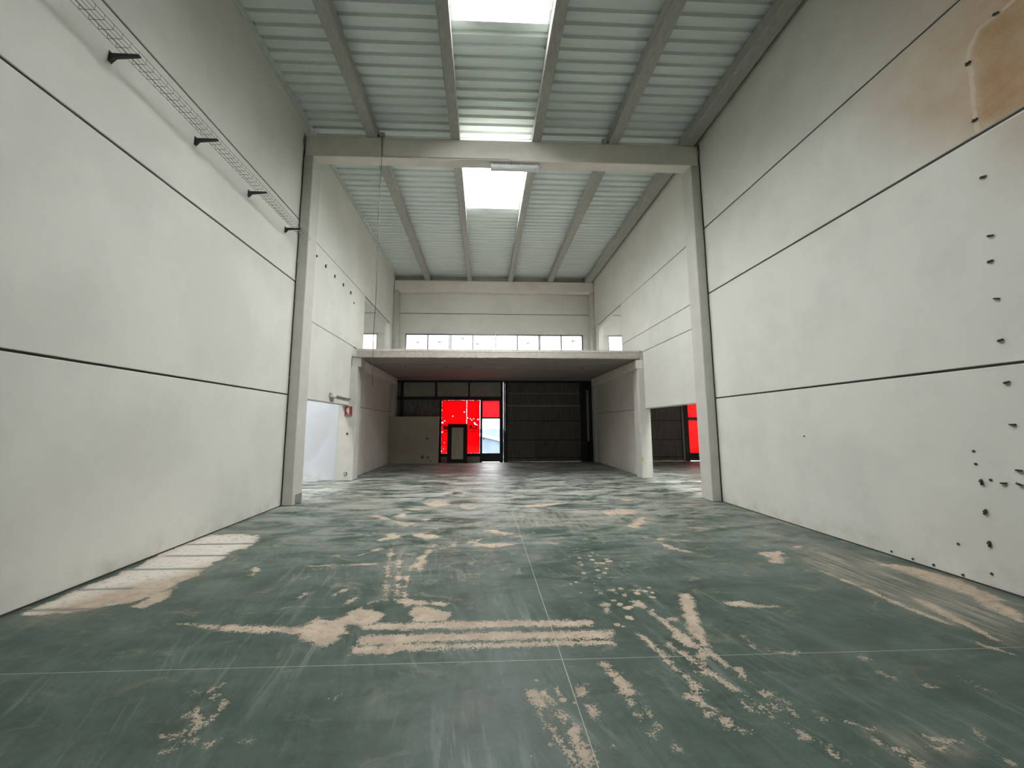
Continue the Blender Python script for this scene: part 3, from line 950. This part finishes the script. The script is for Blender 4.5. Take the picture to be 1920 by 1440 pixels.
# window strip: four sliding windows of two panes
WX = [-3.6, -1.56, 0.50, 2.55, 4.57]
STICK = {(0, 0): (0.55, 0.42, None), (0, 1): (0.55, 0.44, None), (1, 0): (0.55, 0.7, None), (1, 1): (0.2, 0.33, None), (2, 1): (0.5, 0.40, None), (3, 1): (0.62, 0.56, 'P I')}


def strip_window(n, x0, x1, stickers):
    e = empty('window_%d' % n, ((x0 + x1) / 2, 18.2, WZ0), kind='structure')
    m = MB()
    t = 0.045
    m.box(x0, x1, 18.13, 18.2, WZ0, WZ0 + t).box(x0, x1, 18.13, 18.2, WZ1 - t, WZ1)
    m.box(x0, x0 + t, 18.13, 18.2, WZ0, WZ1).box(x1 - t, x1, 18.13, 18.2, WZ0, WZ1)
    m.build('frame', 'window_aluminium', e)
    xm = (x0 + x1) / 2
    box('mullion', xm - 0.022, xm + 0.022, 18.125, 18.19, WZ0 + t, WZ1 - t, 'window_aluminium', e)
    for k, (a, b) in enumerate(((x0 + t, xm - 0.022), (xm + 0.022, x1 - t))):
        pn = MB()
        pn.v = [(a, 18.17, WZ0 + t), (b, 18.17, WZ0 + t), (b, 18.17, WZ1 - t), (a, 18.17, WZ1 - t)]
        pn.f = [(0, 1, 2, 3)]
        pane = pn.build('pane', 'dimmed_glass', e)
        if k in stickers:
            u, v, txt = stickers[k]
            sx, sz = a + (b - a) * u, 5.1 + (WZ1 - 5.1) * v
            if txt:
                text_mesh('sticker', txt, 0.17, 'print_grey', pane, (sx, 18.165, sz))
            else:
                m2 = MB()
                for j in range(4):
                    m2.box(sx - 0.07 + j * 0.038, sx - 0.042 + j * 0.038, 18.163, 18.166, sz - 0.035 + 0.004 * j, sz + 0.035 - 0.006 * (j % 2))
                m2.box(sx - 0.07, sx + 0.07, 18.162, 18.1635, sz - 0.006, sz + 0.006)
                m2.build('sticker', 'print_grey', pane)


for i, (a, b) in enumerate(zip(WX, WX[1:])):
    strip_window(i + 1, a + 0.004, b - 0.004, {k: STICK[(i, k)] for k in (0, 1) if (i, k) in STICK})
for j, (a0, b0) in enumerate(HOLES[1:]):
    for k in range(3):
        a, b = a0 + (b0 - a0) * k / 3, a0 + (b0 - a0) * (k + 1) / 3
        strip_window(5 + j * 3 + k, a + 0.004, b - 0.004, {0: (0.6, 0.35, None)} if k in (0, 2) else {})

# ---- ground floor facade of the hall
fac = tag(box('wall_front_lintel', XL, XR, 18.02, 18.3, 3.55, 3.62, 'black_steel'), kind='structure')
# spandrel of grey infill panels in a black steel grid
grid = empty('infill_screen', (-1.4, 18.1, 2.0), 'black steel grid with grey infill boards above the red window', 'panel screen')
for a, b in ((-3.6, -2.19), (-2.11, -0.71), (-0.64, 0.75)):
    box('infill_board', a, b, 18.11, 18.14, 2.89, 3.54, 'grey_infill', grid, 0.003)
box('infill_board', -3.6, -1.97, 18.11, 18.14, 1.9, 2.8, 'mottled_infill', grid, 0.003)
for a, b, c, d in ((-4.05, 0.86, 3.54, 3.62), (-4.05, 0.86, 2.76, 2.89)):
    box('rail', a, b, 18.04, 18.16, c, d, 'black_steel', grid, 0.004)
for a, b in ((-2.19, -2.11), (-0.71, -0.64), (0.75, 0.86)):
    box('post', a, b, 18.05, 18.16, 2.89, 3.54, 'black_steel', grid, 0.004)
box('post', -3.72, -3.6, 18.05, 18.16, 1.9, 3.54, 'black_steel', grid, 0.004)
box('backing_board', -4.06, -3.6, 18.15, 18.2, 0, 3.54, 'mottled_infill', grid)
box('backing_board', -4.06, -1.97, 18.16, 18.2, 0.0, 1.95, 'mottled_infill', grid)

part = tag(box('wall_partition', -4.06, -1.95, 17.55, 17.72, 0, 1.99, 'partition_plaster', None, 0.006), kind='structure')
for px, py, r in ((801, 822, 0.05), (792, 857, 0.075), (802, 858, 0.055), (807, 864, 0.03)):
    d = pray(px, py)
    p = EYE + d * (17.55 / d.y)
    MB().tube([(p.x, 17.552, p.z), (p.x, 17.542, p.z)], r, 9).build('pipe_hole', 'mottled_infill', part)

# red filmed shop window
wn = empty('window_11', (-1.0, 18.1, 0), kind='structure')
m = MB()
m.box(-1.97, -1.885, 18.05, 18.17, 0, 2.76).box(-0.17, -0.09, 18.05, 18.17, 0, 2.76)
m.box(-1.885, -0.17, 18.05, 18.17, 2.735, 2.76).box(-1.885, -0.17, 18.05, 18.17, 0.25, 0.385)
m.build('frame', 'black_steel', wn)
box('infill_board', -1.885, -0.17, 18.10, 18.14, 0.0, 0.25, 'grey_infill', wn)


def quad(name, x0, x1, z0, z1, y, mat, parent, cut=None):
    q = MB()
    q.v = [(x0, y, z0), (x1, y, z0), (x1, y, z1), (x0, y, z1)]
    q.f = [(0, 1, 2, 3)]
    return q.build(name, mat, parent)


pane = quad('pane', -1.885, -0.17, 0.385, 2.735, 18.14, 'door_glass', wn)


def film(x0, x1, z0, z1, holes, seed):
    """a film sheet with a slightly uneven outline and a few torn-out flakes: rows of quads around square flakes"""
    r = random.Random(seed)
    cell = 0.03
    nx, nz = round((x1 - x0) / cell), round((z1 - z0) / cell)
    q = MB()
    for j in range(nz + 1):
        for i in range(nx + 1):
            q.v.append((x0 + (x1 - x0) * i / nx + r.uniform(-.006, .006), 18.125, z0 + (z1 - z0) * j / nz + r.uniform(-.006, .006)))
    for j in range(nz):
        for i in range(nx):
            cx, cz = x0 + (x1 - x0) * (i + .5) / nx, z0 + (z1 - z0) * (j + .5) / nz
            if any(abs(cx - hx) < w_ / 2 and abs(cz - hz) < h_ / 2 for hx, hz, w_, h_ in holes):
                continue
            n = j * (nx + 1) + i
            q.f.append((n, n + 1, n + nx + 2, n + nx + 1))
    return q.build('film', 'red_film', wn)


def fz(px, py):
    d = pray(px, py)
    p = EYE + d * (18.12 / d.y)
    return p.x, p.z


H1 = [(*fz(*p), s, s) for p, s in (((829, 792), .07), ((828.5, 810), .07), ((849.5, 780.5), .03), ((871, 773), .03), ((833, 830), .04), ((827.5, 846), .06), ((834, 789), .03), ((832, 842), .03))]
H2 = [(*fz(*p), s, s * .8) for p, s in (((882, 785), .035), ((888.5, 785.5), .035), ((890, 793), .06), ((891, 796), .06), ((884, 788), .03), ((896, 787), .04), ((894, 797), .03), ((877, 784), .03))]
film(-1.882, -0.779, 0.388, 2.731, H1, 1)
film(-0.770, -0.182, 0.388, 2.731, H2, 2)
text_mesh('lettering', 'CA', 0.27, 'print_grey', pane, (-0.49, 18.118, 1.53), mirror=True)
m = MB()
r_ = random.Random(5)
for k in range(9):
    x = -0.72 + k * 0.052
    m.box(x, x + 0.03, 18.117, 18.119, 1.33 + r_.uniform(-.006, .006), 1.36)
m.build('lettering', 'print_grey', pane)
m = MB()
for k in range(5):
    x = -1.80 + k * 0.04
    m.box(x, x + 0.035, 18.117, 18.119, 1.42 + r_.uniform(-.01, .04), 1.60 + r_.uniform(-.03, .04))
m.box(-1.78, -1.6, 18.117, 18.119, 1.33, 1.36)
m.build('lettering', 'print_grey', pane)

# glazed entrance door
dr = empty('door_1', (0.3, 18.1, 0), kind='structure')
m = MB()
m.box(-0.09, 0.86, 18.04, 18.17, 2.72, 2.76).box(-0.09, 0.86, 18.04, 18.17, 1.905, 1.965)
m.box(-0.09, -0.075, 18.04, 18.17, 0, 2.72).box(0.70, 0.86, 18.04, 18.17, 0, 2.72)
m.build('frame', 'black_steel', dr)
box('kick_panel', -0.075, 0.70, 18.08, 18.13, 0.012, 0.39, 'black_steel', dr, 0.004)
quad('transom_film', -0.08, 0.705, 1.96, 2.725, 18.12, 'pale_red_film', dr)
quad('pane', -0.085, 0.71, 0.37, 1.91, 18.13, 'door_glass', dr)
box('handle', -0.06, 0.03, 18.02, 18.075, 1.0, 1.03, 'black_steel', dr, 0.004)

# leaning black framed door leaf
ld = empty('door_leaf', (-1.165, 17.9, 0.0), 'black framed door leaf with dusty beige panel leaning on the red window', 'door')
m = MB()
m.box(-0.435, -0.25, -0.025, 0.025, 0, 1.68).box(0.26, 0.435, -0.025, 0.025, 0, 1.68)
m.box(-0.25, 0.26, -0.025, 0.025, 1.52, 1.68).box(-0.25, 0.26, -0.025, 0.025, 0, 0.15)
fo = m.build('frame', 'black_steel', None, 0.004, loc=(0, 0, 0))
fo.parent = ld
fo.location = (0, 0, 0)
m = MB().box(-0.25, 0.26, -0.012, 0.012, 0.15, 1.52)
fo = m.build('panel', 'door_panel', None, 0, loc=(0, 0, 0))
fo.parent = ld
fo.location = (0, 0, 0)
ld.rotation_euler = (math.radians(-5), 0, 0)
ld.location = (-1.165, 17.87, 0.003)

# folding gate of ribbed steel panels
def ribbed_gate(n, x0, x1, xpost, mirror=False):
    e = empty('door_%d' % n, ((x0 + x1) / 2, 18.1, 0), kind='structure')
    zs = [0.02, 0.19, 0.96, 1.81, 2.48, 3.04, 3.54]
    rib = 0.075
    k = int((x1 - x0) / rib)
    p = (x1 - x0) / k
    for a, b in zip(zs, zs[1:]):
        prof = []
        for i in range(k):
            x = x0 + i * p
            prof += [(x, 18.12), (x + 0.45 * p, 18.12), (x + 0.6 * p, 18.10), (x + 0.85 * p, 18.10)]
        prof.append((x1, 18.12))
        prof += [(x1, 18.15), (x0, 18.15)]
        MB().prism(prof, 'z', a + 0.004, b - 0.004).build('ribbed_panel', 'dark_gate_steel', e)
    for z, t, mt in ((0.19, 0.03, 'black_steel'), (0.96, 0.03, 'black_steel'), (1.81, 0.03, 'black_steel'), (2.48, 0.05, 'gate_rail_steel'), (3.04, 0.03, 'gate_rail_steel'), (3.545, 0.04, 'black_steel'), (0.02, 0.04, 'gate_rail_steel')):
        box('rail', x0, x1, 18.075, 18.115, z - t / 2 + 0.003, z + t / 2 + 0.003, mt, e)
    return e


g1 = ribbed_gate(2, 1.04, 4.36, None)
box('post', 4.36, 4.62, 17.98, 18.2, 0, 3.55, 'black_steel', g1, 0.004)
box('post', 4.62, 4.72, 18.0, 18.16, 0.9, 3.2, 'gate_rail_steel', g1, 0.004)
box('post', 4.72, 4.87, 17.98, 18.2, 0, 3.55, 'black_steel', g1, 0.004)
box('backing_board', 4.62, 4.72, 18.17, 18.2, 0, 3.55, 'black_steel', g1)
# narrow slot of daylight beside the gate, hinge knuckles, guide tube
box('guide_tube', 0.865, 0.937, 18.03, 18.12, 0, 3.55, 'dark_grey_metal', g1, 0.01)
box('guide_tube', 0.938, 1.0, 18.06, 18.13, 0, 1.3, 'dark_grey_metal', g1, 0.01)
for z in (3.5, 2.75, 2.05, 1.99, 1.3):
    MB().tube([(0.955, 18.1, z), (0.955, 18.1, z + 0.05)], 0.045, 8).build('hinge', 'black_steel', g1)
box('hinge_stile', 0.942, 1.04, 18.05, 18.15, 0, 3.55, 'black_steel', g1)

# neighbouring hall's front seen through the low opening
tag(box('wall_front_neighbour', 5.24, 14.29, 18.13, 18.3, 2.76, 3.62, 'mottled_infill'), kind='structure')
g2 = ribbed_gate(3, 5.6, 9.0, None)
box('post', 5.24, 5.6, 18.0, 18.2, 0, 3.55, 'black_steel', g2)
box('post', 9.0, 9.06, 18.02, 18.2, 0, 3.55, 'gate_rail_steel', g2)
dn = empty('door_4', (9.8, 18.1, 0), kind='structure')
m = MB()
m.box(9.06, 9.3, 18.04, 18.17, 0, 2.76).box(10.1, 10.2, 18.04, 18.17, 0, 2.76).box(9.3, 10.1, 18.04, 18.17, 1.84, 1.96).box(9.3, 10.1, 18.04, 18.17, 0.02, 0.36).box(9.3, 10.1, 18.04, 18.17, 2.72, 2.76)
m.build('frame', 'black_steel', dn)
quad('transom_film', 9.3, 10.1, 1.96, 2.72, 18.12, 'thick_red_film', dn)
quad('pane_film', 9.3, 10.1, 0.36, 1.84, 18.12, 'thick_red_film', dn)
wn2 = empty('window_12', (11.2, 18.1, 0), kind='structure')
m = MB()
m.box(12.0, 12.1, 18.04, 18.17, 0, 2.76).box(10.2, 12.0, 18.04, 18.17, 0, 0.38).box(10.2, 12.0, 18.04, 18.17, 2.72, 2.76)
m.build('frame', 'black_steel', wn2)
quad('pane_film', 10.2, 12.0, 0.38, 2.72, 18.12, 'thick_red_film', wn2)
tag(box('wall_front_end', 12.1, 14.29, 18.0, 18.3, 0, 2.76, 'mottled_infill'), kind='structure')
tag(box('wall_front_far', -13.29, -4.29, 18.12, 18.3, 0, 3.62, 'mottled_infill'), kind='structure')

# ================================================================== OUTSIDE (seen through the door glass)
tag(box('ground_apron', -30, 30, 18.33, 23.9, -0.3, -0.02, 'asphalt_apron'), kind='structure')
tag(box('ground_yard', -60, 60, 23.9, 90, -2.6, -2.2, 'asphalt_apron'), kind='structure')
sh = empty('street_shed', (1.0, 41, -2.2), 'pale blue shed with sloping white roof edge outside the glass door', 'shed')
MB().prism([(-8, -2.2), (9, -2.2), (9, 1.25), (-8, 1.25)], 'y', 41, 50).build('wall', 'blue_cladding', sh)
MB().prism([(-2.2, 1.28), (-2.2, 1.02), (2.2, -0.08), (2.2, 0.17)], 'y', 40.2, 41.0).build('roof_edge', 'white_verge', sh)
MB().prism([(-2.2, 1.0), (-2.2, -2.2), (2.2, -2.2), (2.2, -0.1)], 'y', 40.4, 40.98).build('gable_wall', 'blue_cladding', sh)

# ================================================================== FITTINGS
# wire cable tray on the left wall
ty0, ty1 = 1.0, 8.5
tx0, tx1, tz = -3.955, -3.805, 5.625
tray = empty('cable_tray', (-3.9, 5.0, 5.55), 'wire mesh cable tray on tapered brackets along the upper wall', 'cable tray')
m = MB()
for x, z in ((tx0, tz + 0.055), (tx0, tz), (tx0 + 0.05, tz), (tx0 + 0.1, tz), (tx1, tz), (tx1, tz + 0.055)):
    n = 16
    m.tube([(x + random.uniform(-.003, .003), ty0 + (ty1 - ty0) * i / n, z + 0.005 + random.uniform(-.003, .003)) for i in range(n + 1)], 0.0035, 4)
y = ty0
while y < ty1:
    m.tube([(tx0, y, tz + 0.055), (tx0, y, tz), (tx1, y, tz), (tx1, y, tz + 0.055)], 0.003, 4)
    y += 0.1
m.build('wire_basket', 'wire_steel', tray)
for yb in (1.5, 2.79, 4.08, 5.38, 6.67, 7.96):
    m = MB()
    m.prism([(XL + 0.002, 5.53), (XL + 0.02, 5.53), (XL + 0.06, 5.575), (XL + 0.31, 5.60), (XL + 0.31, 5.617), (XL + 0.002, 5.62)], 'y', yb - 0.018, yb + 0.018)
    m.box(XL + 0.001, XL + 0.008, yb - 0.024, yb + 0.024, 5.52, 5.645)
    m.build('bracket', 'dark_grey_metal', tray)

# row of black cable clips on the left wall past the column
clip = None
ORD = ['first', 'second', 'third', 'fourth', 'fifth', 'sixth', 'seventh', 'eighth', 'ninth', 'tenth']
nclip = 0
for px, py, s in ((586, 458, 1.15), (593, 480, .6), (610, 499, 1), (627, 518, 1), (643, 534, 1), (657, 549, 1), (663, 568, .6)):
    p = on_x(px, py, XL)
    if clip is None:
        m = MB().box(0.001, 0.02, -0.022, 0.0, -0.055, 0.055)
        for zz in (-0.047, 0.0, 0.047):
            m.box(0.001, 0.03, 0.0, 0.034, zz - 0.009, zz + 0.009)
        clip = m.build('cable_clip', 'black_rubber', None, 0.0, loc=(0, 0, 0))
        clip.location = p
        o = clip
    else:
        o = clip.copy()
        COL.objects.link(o)
        o.location = p
    o.scale = (1, s * .72, s * .72)
    nclip += 1
    tag(o, 'small black three prong cable clip, ' + ORD[nclip - 1] + ' in the row past the tall column', 'cable clip', 'row of cable clips past the column')

# anchor stubs left in the stained wall
st = MB()
st.box(-0.028, 0.0, -0.045, 0.045, -0.014, 0.014).box(-0.05, -0.02, -0.014, 0.014, -0.01, 0.012)
st_me = st.build('wall_anchor', 'dark_grey_metal', None, 0.003, loc=(0, 0, 0))
pl = MB()
pl.tube([(0, 0, 0), (-0.012, 0, 0)], 0.016, 8)
pl_me = pl.build('wall_plug', 'dark_grey_metal', None, 0.0, loc=(0, 0, 0))
bt = MB()
bt.box(-0.02, 0.0, -0.018, 0.018, -0.06, 0.06).box(-0.045, -0.01, -0.035, 0.012, 0.0, 0.035)
bt_me = bt.build('bracket_stub', 'dark_grey_metal', None, 0.003, loc=(0, 0, 0))
ROWS = (
    (st_me, ((1844, 332), (1858, 442), (1858, 490), (1870, 560), (1877, 638), (1889, 717), (1900, 796)),
     'dark metal anchor stub, %s from the top of the upright row below the brown stain', 'anchor stubs in the stained wall', 'anchor', .52),
    (st_me, ((1883, 906), (1912, 882), (1913, 908)),
     'dark metal anchor stub, %s of the cluster beside the bracket stubs', 'anchor stubs in the stained wall', 'anchor', .52),
    (st_me, ((1868, 26), (1816, 119), (1829, 225)),
     'dark metal anchor stub inside the brown stain, %s down its pale tide line', 'anchor stubs in the stained wall', 'anchor', .52),
    (pl_me, ((1672, 1034), (1712, 1048), (1751, 1059), (1806, 1078), (1860, 1076)),
     'tiny dark plug just above the floor, %s counting from the tall column', 'wall plugs low in the stained wall', 'wall plug', .8),
    (pl_me, ((1826, 846), (1830, 870)),
     'tiny dark plug over the bracket stubs, %s from the top of an upright pair', 'wall plugs low in the stained wall', 'wall plug', .8),
    (pl_me, ((1858, 900),), 'tiny dark plug right beside the topmost bracket stub', 'wall plugs low in the stained wall', 'wall plug', .8),
    (pl_me, ((1797, 1020),), 'tiny dark plug alone beside the lowest bracket stub', 'wall plugs low in the stained wall', 'wall plug', .8),
    (pl_me, ((1508, 818),), 'tiny dark plug alone on the bare lower panel of the stained wall', 'wall plugs low in the stained wall', 'wall plug', .8),
    (bt_me, ((1841, 904), (1848, 960), (1856, 1020)),
     'dark upright bracket stub, %s from the top of three low on the stained wall', 'bracket stubs low on the stained wall', 'bracket', .5))
used = set()
for src, pts, lab, grp, cat, sc_ in ROWS:
    for i, (px, py) in enumerate(pts):
        p = on_x(px, py, XR)
        o = src if src.name not in used else src.copy()
        if o is not src:
            COL.objects.link(o)
            o.rotation_euler = (random.uniform(-.4, .4), 0, 0)
        used.add(src.name)
        o.location = (XR, p.y, p.z)
        o.scale = (.65, sc_, sc_)
        tag(o, lab % ORD[i] if '%s' in lab else lab, cat, grp)

# strip lamp under the beam
lamp = empty('strip_lamp', (0.67, 8.66, 7.5), 'white fluorescent strip lamp mounted under the roof beam', 'lamp')
MB().prism([(8.60, 7.53), (8.62, 7.505), (8.72, 7.505), (8.74, 7.53), (8.74, 7.59), (8.60, 7.59)], 'x', 0.13, 1.25).build('diffuser', 'white_enamel', lamp)
box('body', 0.11, 1.27, 8.605, 8.735, 7.59, 7.62, 'light_grey_plastic', lamp, 0.004)
for x in (0.17, 0.5, 0.85, 1.19):
    box('clip', x - 0.012, x + 0.012, 8.592, 8.748, 7.55, 7.615, 'white_enamel', lamp)
box('mounting_bar', 0.3, 1.1, 8.65, 8.69, 7.62, 7.645, 'light_grey_plastic', lamp)
m = MB().tube([(-2.33, 8.522, 8.12), (-2.33, 8.522, 7.70), (-2.28, 8.522, 7.665), (-1, 8.522, 7.67), (0.45, 8.522, 7.675), (0.56, 8.522, 7.665), (0.615, 8.522, 7.63), (0.625, 8.56, 7.6), (0.625, 8.602, 7.6)], 0.0075, 6)
tag(m.build('lamp_cable', 'conduit_pale', None, smooth=True), 'thin grey cable along the lower edge of the lamp beam', 'cable')

# junction boxes on top of the beam and the hanging cord
for x, lab in ((-2.355, 'grey junction box on the lamp beam at the top of the hanging cord'), (2.8, 'grey junction box on the lamp beam near the stained wall')):
    e = empty('junction_box', (x, 8.55, 8.14), lab, 'junction box')
    box('body', x - 0.06, x + 0.06, 8.515, 8.60, 8.14, 8.26, 'grey_metal', e, 0.008)
    box('lid', x - 0.05, x + 0.05, 8.505, 8.515, 8.15, 8.25, 'light_grey_plastic', e, 0.003)
    box('gland', x + 0.06 if x > 0 else x - 0.1, x + 0.1 if x > 0 else x - 0.06, 8.54, 8.57, 8.18, 8.21, 'black_rubber', e)
n = 24
pts = [(-2.345 + 0.012 * math.sin(i * 0.55), 8.495 - 0.0005 * i + 0.008 * math.sin(i * .8), 8.16 - (8.16 - 2.42) * i / n) for i in range(n + 1)]
tag(MB().tube(pts, 0.007, 6).build('hanging_cord', 'wire_steel', None, smooth=True), 'thin dark cord hanging loose from the lamp beam', 'cord')

# loose black wires at the beam ends, drawn on downwards in place of the dark column gaps
for s, x, lab in ((-1, XL + 0.012, 'black beam end wire drawn on as the dark column gap, cable tray side'), (1, XR - 0.012, 'black beam end wire drawn on as the dark column gap, stained wall side')):
    pts = [(x, 8.50 - 0.01 * math.sin(k), 8.15 - k * 0.075 + (0.02 if k % 2 else 0)) for k in range(7)]
    pts = [(px + (-s) * 0.012 * math.sin(k * 1.7), py, pz) for k, (px, py, pz) in enumerate(pts)]
    pts = pts[:6] + [(x, 8.518, 7.6), (x, 8.518, 4.0), (x, 8.518, 0.01)]
    e = empty('corner_wire_gap', (x, 8.518, 0.0), lab, 'wire')
    MB().tube(pts, 0.0085, 6).build('wire', 'black_rubber', e, smooth=True)
    for z in (6.9, 6.0, 5.1, 4.25, 3.35, 2.6, 1.9):
        box('clip', x - 0.02, x + 0.02, 8.505, 8.53, z, z + 0.02, 'light_grey_plastic', e)

# switch box with its conduit on the left wall
sb = empty('switch_box', (-4.05, 10.92, 2.34), 'pale surface switch box with short conduit above the low opening', 'switch box')
box('body', XL + 0.001, XL + 0.075, 10.74, 11.08, 2.34, 2.47, 'light_grey_plastic', sb, 0.01)
box('cover', XL + 0.075, XL + 0.085, 10.77, 11.05, 2.355, 2.455, 'white_enamel', sb, 0.004)
MB().tube([(XL + 0.03, 11.08, 2.42), (XL + 0.03, 11.8, 2.415), (XL + 0.03, 12.32, 2.41)], 0.022, 8).build('conduit', 'conduit_pale', sb, smooth=True)

# fire extinguisher sign
sg = empty('fire_sign', (-4.08, 12.325, 1.89), 'red sign with pale fire extinguisher symbol on the short column', 'sign')
box('plate', -4.19, -3.965, 12.318, 12.328, 1.89, 2.18, 'sign_red', sg, 0.004)
m = MB()
pic = [(-0.035, 0.07), (0.03, 0.07), (0.03, 0.19), (0.015, 0.215), (0.012, 0.235), (0.035, 0.245), (0.035, 0.255), (-0.02, 0.255), (-0.018, 0.215), (-0.035, 0.19)]
m.prism([(-4.078 + a, 1.89 + b) for a, b in pic], 'y', 12.3145, 12.318)
m.prism([(-4.078 + a, 1.89 + b) for a, b in ((-0.055, 0.12), (-0.042, 0.12), (-0.042, 0.235), (-0.02, 0.24), (-0.02, 0.25), (-0.055, 0.245))], 'y', 12.3145, 12.318)
m.build('pictogram', 'sign_white', sg)
box('caption_bar', -4.16, -3.99, 12.3145, 12.318, 1.91, 1.925, 'sign_white', sg)

# fixings on the same column
d = pray(651, 813)
p = EYE + d * (12.33 / d.y)
tag(MB().tube([(p.x, 12.33, p.z), (p.x, 12.315, p.z)], 0.03, 10).build('wall_plug', 'dark_grey_metal'), 'dark round plug halfway up the fire sign column', 'wall plug')
d = pray(648, 888)
p = EYE + d * (12.33 / d.y)
e = empty('floor_socket', (p.x, 12.32, p.z - 0.04), 'small round socket with pale centre low on the fire sign column', 'socket')
MB().tube([(p.x, 12.33, p.z), (p.x, 12.30, p.z)], 0.045, 12).build('ring', 'dark_grey_metal', e)
MB().tube([(p.x, 12.30, p.z), (p.x, 12.292, p.z)], 0.025, 12).build('cap', 'white_enamel', e)
